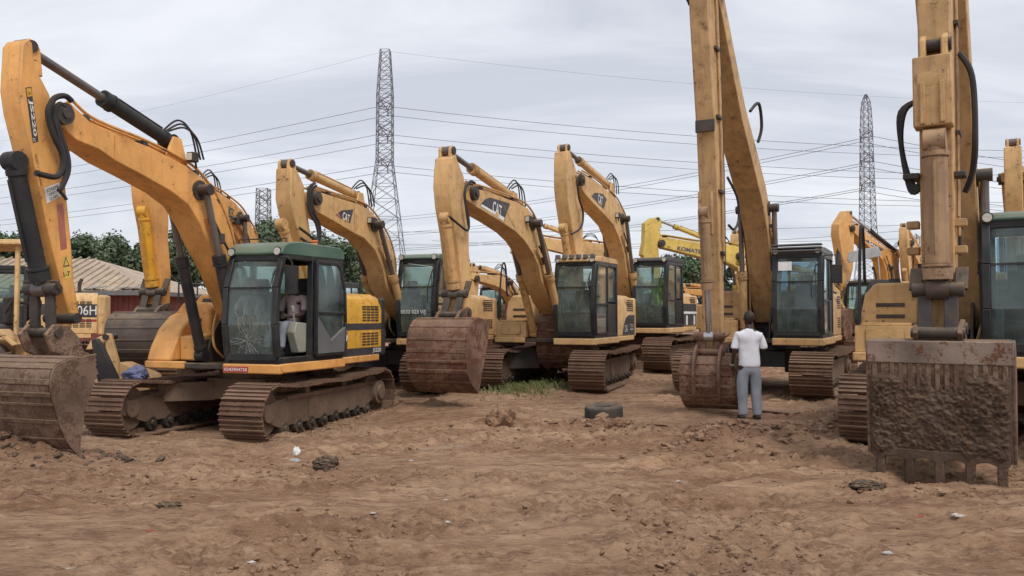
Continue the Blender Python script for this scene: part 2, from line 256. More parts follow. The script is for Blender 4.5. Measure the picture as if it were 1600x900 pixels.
# ------------------------------------------------------------------ mesh helpers
def V(*a): return Vector(a)
class MB:
    def __init__(s): s.v = []; s.f = []; s.m = []; s.mi = 0
    def add(s, vs, fs):
        o = len(s.v); s.v += [tuple(v) for v in vs]
        for f in fs: s.f.append([o + i for i in f]); s.m.append(s.mi)
        return s
    def box(s, a, b):
        x0, x1 = sorted((a[0], b[0])); y0, y1 = sorted((a[1], b[1])); z0, z1 = sorted((a[2], b[2]))
        return s.add([(x0, y0, z0), (x1, y0, z0), (x1, y1, z0), (x0, y1, z0), (x0, y0, z1), (x1, y0, z1), (x1, y1, z1), (x0, y1, z1)],
                     [(0, 3, 2, 1), (4, 5, 6, 7), (0, 1, 5, 4), (1, 2, 6, 5), (2, 3, 7, 6), (3, 0, 4, 7)])
    def prism(s, poly, a, b, ax='y'):
        n = len(poly)
        area = sum(poly[i][0] * poly[(i + 1) % n][1] - poly[(i + 1) % n][0] * poly[i][1] for i in range(n))
        if area < 0: poly = poly[::-1]
        if ax == 'y': P = [(p[0], b, p[1]) for p in poly] + [(p[0], a, p[1]) for p in poly]      # a<b ; xz ccw seen from -y
        elif ax == 'z': P = [(p[0], p[1], a) for p in poly] + [(p[0], p[1], b) for p in poly]
        else: P = [(a, p[0], p[1]) for p in poly] + [(b, p[0], p[1]) for p in poly]
        F = [tuple(range(n))[::-1], tuple(range(n, 2 * n))] + [(i, (i + 1) % n, n + (i + 1) % n, n + i) for i in range(n)]
        return s.add(P, F)
    def bar(s, p, q, w, h=None, up=(0, 0, 1)):
        h = h or w; p = Vector(p); q = Vector(q); d = (q - p).normalized(); u = Vector(up)
        if abs(d.dot(u)) > .95: u = Vector((0, 1, 0))
        a = d.cross(u).normalized() * w / 2; b = a.cross(d).normalized() * h / 2
        vs = [p - a - b, p + a - b, p + a + b, p - a + b, q - a - b, q + a - b, q + a + b, q - a + b]
        return s.add(vs, [(0, 1, 2, 3), (7, 6, 5, 4), (0, 4, 5, 1), (1, 5, 6, 2), (2, 6, 7, 3), (3, 7, 4, 0)])
    def cyl(s, p, q, r, r2=None, n=14):
        r2 = r if r2 is None else r2; p = Vector(p); q = Vector(q); d = (q - p).normalized()
        u = Vector((0, 0, 1)) if abs(d.z) < .9 else Vector((0, 1, 0)); a = d.cross(u).normalized(); b = d.cross(a)
        vs = [p + (a * cos(t) + b * sin(t)) * r for t in [2 * pi * i / n for i in range(n)]] + [q + (a * cos(t) + b * sin(t)) * r2 for t in [2 * pi * i / n for i in range(n)]]
        return s.add(vs, [tuple(range(n)), tuple(range(2 * n - 1, n - 1, -1))] + [(i, n + i, n + (i + 1) % n, (i + 1) % n) for i in range(n)])
    def tube(s, pts, r, n=7, smooth=True):
        P = [Vector(p) for p in pts]
        if smooth and len(P) > 2:
            Q = []
            for i in range(len(P) - 1):
                p0 = P[max(i - 1, 0)]; p1 = P[i]; p2 = P[i + 1]; p3 = P[min(i + 2, len(P) - 1)]
                for k in range(5):
                    t = k / 5
                    Q.append(.5 * ((2 * p1) + (p2 - p0) * t + (2 * p0 - 5 * p1 + 4 * p2 - p3) * t * t + (3 * p1 - p0 - 3 * p2 + p3) * t ** 3))
            P = Q + [P[-1]]
        o = len(s.v); m = len(P); a = None
        for i, p in enumerate(P):
            d = (P[min(i + 1, m - 1)] - P[max(i - 1, 0)]).normalized()
            if a is None: a = d.orthogonal().normalized()
            a = (a - d * a.dot(d)).normalized(); b = d.cross(a)
            rr = r[i * (len(r) - 1) // max(1, m - 1)] if isinstance(r, (list, tuple)) else r
            for k in range(n): t = 2 * pi * k / n; s.v.append(tuple(p + (a * cos(t) + b * sin(t)) * rr))
        for i in range(m - 1):
            for k in range(n): s.f.append([o + i * n + k, o + (i + 1) * n + k, o + (i + 1) * n + (k + 1) % n, o + i * n + (k + 1) % n]); s.m.append(s.mi)
        s.f.append([o + k for k in range(n)]); s.m.append(s.mi); s.f.append([o + (m - 1) * n + k for k in range(n)][::-1]); s.m.append(s.mi)
        return s
    def mesh(s, name, mat, smooth=35):
        me = bpy.data.meshes.new(name); me.from_pydata(s.v, [], s.f)
        for m in (mat if isinstance(mat, (list, tuple)) else [mat]): me.materials.append(m)
        if len(me.materials) > 1: me.polygons.foreach_set('material_index', s.m)
        me.update()
        if smooth: me.shade_smooth(); me.set_sharp_from_angle(angle=radians(smooth))
        return me
    def build(s, name, mat, parent=None, bevel=0, smooth=35, label=None):
        o = bpy.data.objects.new(name, s.mesh(name, mat, smooth)); COL.objects.link(o)
        if parent is not None: o.parent = parent
        if bevel:
            b = o.modifiers.new('bevel', 'BEVEL'); b.width = bevel; b.segments = 2; b.limit_method = 'ANGLE'; b.angle_limit = radians(40); b.harden_normals = False
        if label: o['label'] = label
        return o
def tag(o, label, cat, group=None, kind=None):
    if label: o['label'] = label
    if cat: o['category'] = cat
    if group: o['group'] = group
    if kind: o['kind'] = kind
    return o
def empty(name, loc, rz=0):
    o = bpy.data.objects.new(name, None); COL.objects.link(o); o.location = loc; o.rotation_euler = (0, 0, rz); o.empty_display_size = .3
    return o
def copy_tree(o, parent=None):
    c = o.copy(); COL.objects.link(c); c.parent = parent
    for ch in [x for x in CH.get(o.name, [])]: copy_tree(ch, c)
    return c
CH = {}
def index_children():
    CH.clear()
    for o in bpy.data.objects:
        if o.parent: CH.setdefault(o.parent.name, []).append(o)
def text(s_, name, parent, org, u, v, w, h, mat, lift=.004, weight=0.0, label=None):
    cu = bpy.data.curves.new('t', 'FONT'); cu.body = s_; cu.size = 1; cu.extrude = .0; cu.offset = weight; cu.resolution_u = 3
    t = bpy.data.objects.new('t', cu); COL.objects.link(t)
    dg = bpy.context.evaluated_depsgraph_get(); me = bpy.data.meshes.new_from_object(t.evaluated_get(dg))
    bpy.data.objects.remove(t); bpy.data.curves.remove(cu)
    xs = [q.co.x for q in me.vertices]; ys = [q.co.y for q in me.vertices]
    x0, x1, y0, y1 = min(xs), max(xs), min(ys), max(ys)
    u = Vector(u); v = Vector(v); n = u.cross(v).normalized(); org = Vector(org) + n * lift
    for q in me.vertices:
        a = (q.co.x - x0) / (x1 - x0) * w; b = (q.co.y - y0) / (y1 - y0) * h
        q.co = org + u.normalized() * a + v.normalized() * b
    me.materials.clear(); me.materials.append(mat)
    me.name = name; o = bpy.data.objects.new(name, me); COL.objects.link(o); o.parent = parent
    if label: o['label'] = label
    return o
def decal(pts, name, parent, mat, n, lift=.003, label=None):
    b = MB(); n = Vector(n); P = [Vector(p) + n * lift for p in pts]; k = len(P); b.add(P, [tuple(range(k))])
    o = b.build(name, mat, parent, smooth=0)
    if (o.data.polygons[0].normal.dot(n)) < 0: o.data.flip_normals()
    if label: o['label'] = label
    return o

# ------------------------------------------------------------------ the ground (one sheet to the horizon)
def make_ground():
    t = np.concatenate([np.linspace(-1, 1, 900)])
    rows = np.concatenate([np.linspace(-14, 2.6, 12), np.geomspace(3.0, 26, 640), np.geomspace(26.6, 90, 70), np.geomspace(95, 4500, 26)])
    Y = np.repeat(rows, len(t)).reshape(len(rows), len(t)); Wd = np.maximum((Y + 6) * 1.0, 14)
    X = t[None, :] * Wd
    Z = ght(X, Y)
    nr, nc = X.shape
    co = np.stack([X, Y, Z], -1).reshape(-1, 3)
    i = np.arange(nr - 1)[:, None] * nc + np.arange(nc - 1)[None, :]
    q = np.stack([i, i + 1, i + nc + 1, i + nc], -1).reshape(-1, 4)
    me = bpy.data.meshes.new('ground'); me.vertices.add(len(co)); me.vertices.foreach_set('co', co.ravel())
    me.loops.add(q.size); me.loops.foreach_set('vertex_index', q.ravel().astype(np.int32))
    me.polygons.add(len(q)); me.polygons.foreach_set('loop_start', (np.arange(len(q)) * 4).astype(np.int32))
    me.polygons.foreach_set('loop_total', np.full(len(q), 4, np.int32)); me.update(calc_edges=True)
    at = me.attributes.new('turned', 'FLOAT', 'POINT'); at.data.foreach_set('value', np.clip(heap(X, Y) * 6, 0, 1).ravel())
    me.shade_smooth(); me.materials.append(M['ground'])
    o = bpy.data.objects.new('ground', me); COL.objects.link(o); tag(o, 'brown rutted bare dirt ground of the machinery yard', None, kind='structure')
make_ground()

# ------------------------------------------------------------------ excavator
class Fr:                                        # machine frame; un() turns a traced outline into metres in the machine's own boom plane
    def __init__(s, C, th, zg): s.C = C; s.th = radians(th); s.zg = zg; s.F = (-sin(s.th), -cos(s.th)); s.L = (cos(s.th), -sin(s.th))
    def un(s, X, Y, y=0.0):
        d = (X - 800, 1250 * cos(PITCH) - (450 - Y) * sin(PITCH), 1250 * sin(PITCH) + (450 - Y) * cos(PITCH))
        p = (s.C[0] + y * s.L[0], s.C[1] + y * s.L[1])
        t = (p[0] * s.L[0] + p[1] * s.L[1]) / (d[0] * s.L[0] + d[1] * s.L[1])
        q = (d[0] * t - s.C[0], d[1] * t - s.C[1])
        return (q[0] * s.F[0] + q[1] * s.F[1], EYE + d[2] * t - s.zg)
    def ul(s, pts, y=0.0): return [s.un(a, b, y) for a, b in pts]

def track_meshes(shoe_w, key, N=46, c={}):
    if key in c: return c[key]
    # belt path (front idler at +x)
    xf, xr, zc, R = 1.78, -1.78, .47, .40
    path = []
    for a in np.linspace(-90, 90, 15): path.append((xf + R * cos(radians(a)), zc + R * sin(radians(a))))
    for x in np.linspace(xf - .25, xr + .25, 12): path.append((x, zc + R - .055 * sin(pi * (xf - x) / (xf - xr)) ** .6 - .03 * abs(sin(2.5 * pi * (xf - x) / (xf - xr)))))
    for a in np.linspace(90, 270, 15): path.append((xr + R * cos(radians(a)), zc + R * sin(radians(a))))
    for x in np.linspace(xr + .25, xf - .25, 12): path.append((x, zc - R + .0))
    P = np.array(path + [path[0]]); dl = np.r_[0, np.cumsum(np.hypot(*(P[1:] - P[:-1]).T))]; Ltot = dl[-1]
    b = MB(); rnd = random.Random(3)
    for i in range(N):
        s0 = (i + .5) * Ltot / N
        def at(s): s %= Ltot; return Vector((np.interp(s, dl, P[:, 0]), 0, np.interp(s, dl, P[:, 1])))
        a = at(s0 - Ltot / N * .47); c_ = at(s0 + Ltot / N * .47); d = (c_ - a).normalized(); nn = Vector((d.z, 0, -d.x)); m = (a + c_) / 2 + nn * rnd.uniform(-.004, .004)
        hl = (c_ - a).length / 2; W2 = shoe_w / 2
        def sl(u0, u1, n0, n1, w=W2):
            vs = [m + d * u + nn * k + Vector((0, y, 0)) for u, k, y in ((u0, n0, -w), (u1, n0, -w), (u1, n0, w), (u0, n0, w), (u0, n1, -w), (u1, n1, -w), (u1, n1, w), (u0, n1, w))]
            b.add(vs, [(0, 1, 2, 3), (7, 6, 5, 4), (0, 4, 5, 1), (1, 5, 6, 2), (2, 6, 7, 3), (3, 7, 4, 0)])
        sl(-hl, hl, 0, .018)
        sl(-hl, -hl + .022, .018, .05); sl(-hl * .25, -hl * .25 + .016, .018, .04); sl(hl - .055, hl - .035, .018, .045)
        sl(-hl * .9, hl * .9, -.07, 0, .10)
    bm = b.mesh('track_belt', M['track'], 30)
    f = MB()
    f.prism([(1.75, .33), (1.98, .40), (1.98, .52), (1.72, .60), (1.2, .66), (-1.3, .66), (-1.62, .58), (-1.62, .36), (-1.3, .24), (1.5, .24)], -.17, .17)
    f.box((-1.3, -.2, .62), (1.3, .2, .68)); f.box((.55, -.19, .3), (.67, .19, .58))
    for x in (-.5, .7): f.cyl((x, -.18, .73), (x, .18, .73), .07, n=10)
    fm = f.mesh('track_frame', M['frame'], 35)
    r = MB()
    for x in np.linspace(-1.35, 1.35, 8): r.cyl((x, -.19, .2), (x, .19, .2), .105, n=14); r.cyl((x, -.23, .2), (x, .23, .2), .045, n=8)
    rm = r.mesh('roller', M['dark'], 35)
    w = MB(); w.cyl((xf, -.12, zc), (xf, .12, zc), .33, n=26); w.cyl((xf, -.2, zc), (xf, .2, zc), .13, n=14); wm = w.mesh('idler_wheel', M['frame'], 35)
    k = MB(); n = 21
    pol = []
    for i in range(n * 2): t = pi * i / n; rr = .36 if i % 2 else .30; pol.append((xr + rr * cos(t), zc + rr * sin(t)))
    k.prism(pol, -.05, .05); k.cyl((xr, -.24, zc), (xr, .24, zc), .21, n=20); k.cyl((xr, .24, zc), (xr, .28, zc), .13, n=14)
    km = k.mesh('drive_sprocket', M['frame'], 35)
    c[key] = (bm, fm, rm, wm, km); return c[key]

def undercarriage(root, dyaw, shoe_w, gauge, cb=None):
    bm, fm, rm, wm, km = track_meshes(shoe_w, shoe_w)
    for sgn in (1, -1):
        def ob(nm, me, par=root):
            o = bpy.data.objects.new(nm, me); COL.objects.link(o); o.parent = par; return o
        off = Matrix.Rotation(dyaw, 4, 'Z') @ Vector((0, sgn * gauge / 2, 0))
        t = ob('track', bm); t.location = off; t.rotation_euler.z = dyaw
        ob('track_frame', fm, t); ob('rollers', rm, t); ob('idler_wheel', wm, t); ob('drive_sprocket', km, t)
    b = MB(); g = gauge / 2
    b.box((-.62, -.55, .52), (.62, .55, .86))
    for sx in (1, -1):
        for sy in (1, -1):
            P = [(sx * .35, sy * .4), (sx * .62, sy * .4), (sx * 1.15, sy * (g - .1)), (sx * .65, sy * (g - .1))]
            b.prism(P, .50 if not cb else .42, .80 if not cb else .90, 'z')
    b.cyl((0, 0, .86), (0, 0, 1.0), .62, n=30)
    o = b.build('carbody', M[cb or 'frame'], root, bevel=.012); o.rotation_euler.z = dyaw
    r = MB(); r.cyl((0, 0, 1.0), (0, 0, 1.06), .56, n=30); r.build('slew_ring', M['dark'], root)

def cylinder(root, name, p0, p1, split, r, mb_, mr, rr=None, n=14):
    """hydraulic cylinder: barrel from p0, rod to p1"""
    p0 = Vector(p0); p1 = Vector(p1); s_ = p0.lerp(p1, split); d = (p1 - p0).normalized()
    b = MB(); b.cyl(p0, s_, r, n=n); b.cyl(s_ - d * .12, s_, r * 1.22, n=n); b.cyl(s_ - d * .16, s_ - d * .13, r * 1.3, n=n)
    b.cyl(p0 + d * .1, p0 + d * .16, r * 1.15, n=n)
    ey = Vector((0, r * .9, 0)); b.cyl(p0 - ey, p0 + ey, r * 1.15, n=n)
    side = Vector((0, 1, 0)); a = d.cross(side).normalized()
    b.tube([p0 + d * .2 + a * r * 1.25, s_ - d * .25 + a * r * 1.25], .018, 6, False)
    o = b.build(name, mb_, root)
    q = MB(); q.cyl(s_, p1, rr or r * .6, n=n); q.cyl(p1 - ey, p1 + ey, r * .95, n=n)
    q.build('rod', mr, o)
    return o

def bucket(root, outer, inner, w, mat, ribs='h', teeth=5, toothdir=None, matlip=None, th=.035, name='bucket', ribn=(2, 5), step=None):
    """outer: xz curve from the hinge lip round the back to the cutting edge; inner: rest of the side plate outline"""
    b = MB(); w2 = w / 2; n = len(outer)
    # smooth outer curve
    Q = []
    for i in range(n - 1):
        p0 = Vector(outer[max(i - 1, 0)]); p1 = Vector(outer[i]); p2 = Vector(outer[i + 1]); p3 = Vector(outer[min(i + 2, n - 1)])
        for k in range(4):
            t = k / 4; Q.append(.5 * ((2 * p1) + (p2 - p0) * t + (2 * p0 - 5 * p1 + 4 * p2 - p3) * t * t + (3 * p1 - p0 - 3 * p2 + p3) * t ** 3))
    Q.append(Vector(outer[-1])); cen = sum(Q, Vector((0, 0))) / len(Q); cen = (cen + Vector(inner[len(inner) // 2])) / 2
    Nn = []
    for i in range(len(Q)):
        d = (Q[min(i + 1, len(Q) - 1)] - Q[max(i - 1, 0)]).normalized(); nn = Vector((d.y, -d.x))
        if nn.dot(Q[i] - cen) < 0: nn = -nn
        Nn.append(nn)
    for y in (-w2, w2): pass
    vs = []; nq = len(Q)
    for y in (-w2, w2):
        for off in (0, -th):
            for i in range(nq): p = Q[i] + Nn[i] * off; vs.append((p.x, y, p.y))
    A, B, C_, D = 0, nq, 2 * nq, 3 * nq; fs = []
    for i in range(nq - 1):
        fs.append((A + i, A + i + 1, C_ + i + 1, C_ + i)); fs.append((B + i, D + i, D + i + 1, B + i + 1))
    fs.append((A, C_, D, B)); fs.append((A + nq - 1, B + nq - 1, D + nq - 1, C_ + nq - 1))
    b.add(vs, fs)
    side = [tuple(p - nn * .004) for p, nn in zip(Q, Nn)] + inner
    for y in (w2 - .002, -w2 - .028): b.prism(side, y, y + .03)
    o = b.build(name, mat, root, smooth=40, bevel=.006)
    rb = MB()
    if ribs == 'h':
        step = step or .17; acc = 0
        for i in range(2, nq - 1):
            acc += (Q[i] - Q[i - 1]).length
            if acc > step:
                acc = 0; p = Q[i]; nn = Nn[i]; d = (Q[i] - Q[i - 1]).normalized()
                rh = .006 + .008 * ((i * 37) % 5) / 4; rw = .018 + .02 * ((i * 53) % 4) / 3; vs = [(p + d * u + nn * k) for u, k in ((-rw, -.005), (rw, -.005), (rw * .8, rh), (-rw * .8, rh))]
                P = [(q.x, q.y) for q in vs]; rb.prism(P, -w2 - .012, w2 + .012)
        rb.build('wear_strips', mat, o, bevel=.004)
    tip = Q[-1]; d = Vector(toothdir) if toothdir else (Q[-1] - Q[-3]).normalized(); nn = Nn[-1]
    if teeth:
        for k in range(teeth):
            tb = MB(); y = (k / (teeth - 1) - .5) * (w - .1)
            prof = [tip - d * .10 + nn * .03, tip + d * .18 + nn * .012, tip + d * .2 - nn * .012, tip - d * .02 - nn * .06, tip - d * .10 - nn * .06]
            tb.prism([(q.x, q.y) for q in prof], y - .05, y + .05); tb.build('tooth', mat, o, bevel=.012)
    return o

def cab(root, sp, fr):
    x0, x1, y0, y1, z0, z1 = -.42, 1.42, sp.get('caby', (.30, 1.25))[0], sp.get('caby', (.30, 1.25))[1], 1.14, sp.get('cabtop', 2.93)
    P = M['cabp'] if not sp.get('cabmat') else M[sp['cabmat']]; G = M['glassb' if sp.get('blueglass') else 'glass']
    fx = [(x1 - .02, z0 + .12), (x1 + .05, z0 + .6), (x1 + .02, z0 + 1.15), (x1 - .12, z1 - .1)]     # front pillar line
    b = MB()
    for y in (y0 + .04, y1 - .04):
        for i in range(3): b.bar((fx[i][0], y, fx[i][1]), (fx[i + 1][0], y, fx[i + 1][1]), .085, .09)
        b.bar((x0 + .05, y, z0), (x0 + .05, y, z1 - .06), .09, .09)
        b.bar((x0 + .05, y, z1 - .08), (x1 - .10, y, z1 - .08), .085, .09)
        b.bar((x0, y, z0 + .05), (x1, y, z0 + .05), .085, .12)
    b.bar((.52, y1 - .04, z0), (.50, y1 - .04, z1 - .06), .09, .10)
    for (x, z) in (fx[0], fx[3]): b.bar((x, y0 + .04, z), (x, y1 - .04, z), .09, .11)
    for z in (z1 - .08, z0 + .05, z0 + .85): b.bar((x0 + .05, y0, z), (x0 + .05, y1, z), .08, .09)
    b.box((x0, y0 + .004, z0), (x1 - .02, y1 - .004, z0 + .10))
    b.box((x0 + .012, y0 + .02, z0 + .1), (x0 + .04, y1 - .02, z0 + .85))
    b.box((x0, y0 + .012, z0 + .1), (.5, y0 + .03, z0 + .75)); b.box((x0 + .1, y1 - .03, z0 + .1), (.5, y1 - .012, z0 + .8))
    c = b.build('cab', P, root, bevel=.014)
    r = MB(); rz = z1 - .04
    rh = sp.get('roofh', .12); r.prism([(x0 - .03, rz), (x1 - .12, rz - .03), (x1 - .05, rz - .03), (x1 - .03, rz), (x1 - .09, rz + rh * .45), (x1 - .22, rz + rh * .8), (x1 - .5, rz + rh), (x0 + .1, rz + rh), (x0 - .03, rz + rh * .6)], y0 - .01, y1 + .01)
    r.build('cab_roof', M[sp.get('roofmat', 'cabg')], c, bevel=.02)
    # glass
    def pane(name, P_, lbl=None):
        g = MB(); k = len(P_); g.add(P_, [tuple(range(k))]); return g.build(name, G, c, smooth=0, label=lbl)
    zs = fx[2][1]
    g = MB(); Y0, Y1 = y0 + .09, y1 - .09
    for (a, b_) in ((0, 1), (1, 2)): g.add([(fx[a][0] + .01, Y0, fx[a][1]), (fx[a][0] + .01, Y1, fx[a][1]), (fx[b_][0] + .01, Y1, fx[b_][1]), (fx[b_][0] + .01, Y0, fx[b_][1])], [(0, 1, 2, 3)])
    lowp = g.build('windscreen', G, c)
    g = MB(); g.add([(fx[2][0] + .01, Y0, fx[2][1] + .015), (fx[2][0] + .01, Y1, fx[2][1] + .015), (fx[3][0] + .01, Y1, fx[3][1]), (fx[3][0] + .01, Y0, fx[3][1])], [(0, 1, 2, 3)]); g.build('windscreen', G, c)
    b2 = MB(); b2.bar((fx[2][0] + .015, Y0, zs), (fx[2][0] + .015, Y1, zs), .03, .025); b2.build('glazing_bar', M['black'], c)
    pane('rear_window', [(x0 + .05, y0 + .1, z0 + .92), (x0 + .05, y1 - .1, z0 + .92), (x0 + .05, y1 - .1, z1 - .14), (x0 + .05, y0 + .1, z1 - .14)])
    pane('side_window', [(x0 + .1, y0 + .05, z0 + .12 + .6), (x1 - .1, y0 + .05, z0 + .72), (x1 - .18, y0 + .05, z1 - .14), (x0 + .1, y0 + .05, z1 - .14)])
    pane('side_window', [(x0 + .1, y1 - .04, z0 + .85), (.46, y1 - .04, z0 + .85), (.46, y1 - .04, z1 - .14), (x0 + .1, y1 - .04, z1 - .14)])
    # door
    def door(org, back):
        d = MB()
        def T(x, z): return (org + (-(x) if back else x), z)
        L_ = .86; o_ = [(0, z0 + .12), (L_, z0 + .12), (L_ + .05, z0 + .62), (L_ + .02, z0 + 1.15), (L_ - .12, z1 - .2), (L_ - .2, z1 - .13), (0, z1 - .13)]
        yy = y1 + (.05 if back else .005)
        for i in range(len(o_)):
            p = T(*o_[i]); q = T(*o_[(i + 1) % len(o_)]); d.bar((p[0], yy, p[1]), (q[0], yy, q[1]), .045, .06)
        pz = z0 + .78; p = T(0, pz); q = T(L_ + .04, pz); d.bar((p[0], yy, p[1]), (q[0], yy, q[1]), .04, .05)
        do = d.build('door', P, c, bevel=.01)
        gl = MB(); gl.add([(T(*q)[0], yy, T(*q)[1]) for q in [(0.02, pz), (L_ + .02, pz)] + o_[3:]], [tuple(range(6))]); gl.build('door_glass', G, do, smooth=0)
        pn = MB()
        if back:
            q2 = [T(*q) for q in ((.02, z0 + .13), (L_ - .02, z0 + .13), (L_ + .02, z0 + .55), (L_ - .12, z0 + .5), (L_ * .5, z0 + .34), (.14, z0 + .62), (.02, z0 + .72))]; pn.prism(q2, yy - .015, yy + .03); pn.build('door_panel', M['greyp'], do, bevel=.01)
            gl = MB(); gl.add([(T(*q)[0], yy - .005, T(*q)[1]) for q in [(0.02, z0 + .15), (L_, z0 + .15), (L_ + .02, z0 + .6), (L_ + .02, pz), (.02, pz)]], [tuple(range(5))]); gl.build('door_glass', G, do, smooth=0)
        elif sp.get('doorsolid'):
            q2 = [T(*q) for q in ((.02, z0 + .13), (L_, z0 + .13), (L_ + .03, z0 + .6), (L_ + .03, pz), (.02, pz))]; pn.prism(q2, yy - .015, yy + .008); pn.build('door_panel', P, do)
        else:
            gl = MB(); gl.add([(T(*q)[0], yy, T(*q)[1]) for q in [(0.02, z0 + .15), (L_, z0 + .15), (L_ + .02, z0 + .6), (L_ + .02, pz), (.02, pz)]], [tuple(range(5))]); gl.build('door_glass', G, do, smooth=0)
        hh = MB(); p = T(.75, z0 + .95); hh.box((p[0] - .06, yy, p[1] - .015), (p[0] + .06, yy + .04, p[1] + .015)); hh.build('handle', M['black'], do)
    door(.5, bool(sp.get('dooropen')))
    # seat, consoles, levers
    sy = y0 - .30; s = MB(); s.box((.1, .52 + sy, 1.45), (.62, 1.02 + sy, 1.60)); s.prism([(.12, 1.58), (.24, 1.58), (.08, 2.28), (-.04, 2.28)], .54 + sy, 1.0 + sy); s.box((-.06, .64 + sy, 2.28), (.04, .9 + sy, 2.5)); s.box((.15, .6 + sy, 1.24), (.55, .94 + sy, 1.45))
    s.build('seat', M['seat'], c, bevel=.04)
    for yy in (.42 + sy, 1.08 + sy):
        s = MB(); s.prism([(.1, 1.3), (.75, 1.3), (.88, 1.62), (.8, 1.78), (.1, 1.72)], yy - .07, yy + .07); s.cyl((.76, yy, 1.75), (.82, yy, 1.95), .015); s.cyl((.81, yy, 1.93), (.83, yy, 2.03), .03)
        s.build('control_console', M['seatp'], c, bevel=.02)
    s = MB()
    for yy in (.62, .78): s.cyl((1.15, yy, 1.25), (1.05, yy, 1.85), .014); s.box((1.12, yy - .06, 1.25), (1.3, yy + .06, 1.29))
    s.build('travel_lever', M['black'], c)
    if sp.get('wiper', 1):
        s = MB(); s.tube([(1.36, y1 - .12, z1 - .3), (1.45, y1 - .2, z1 - .75), (1.46, y1 - .16, z1 - 1.2)], .012, 5); s.tube([(1.40, y1 - .13, z1 - .35), (1.47, y1 - .11, z1 - 1.15)], .01, 5); s.build('wiper', M['black'], c)
    # cab lamps
    for yy in (y0 + .06, y1 - .08):
        s = MB(); s.cyl((x1 - .16, yy, z1 - .02), (x1 - .04, yy, z1 - .02), .06, .07, 12); lo = s.build('cab_light', M['black'], c); s = MB(); s.cyl((x1 - .04, yy, z1 - .02), (x1 - .03, yy, z1 - .02), .055, n=12); s.build('lamp_lens', M['lens'], lo)
    return c

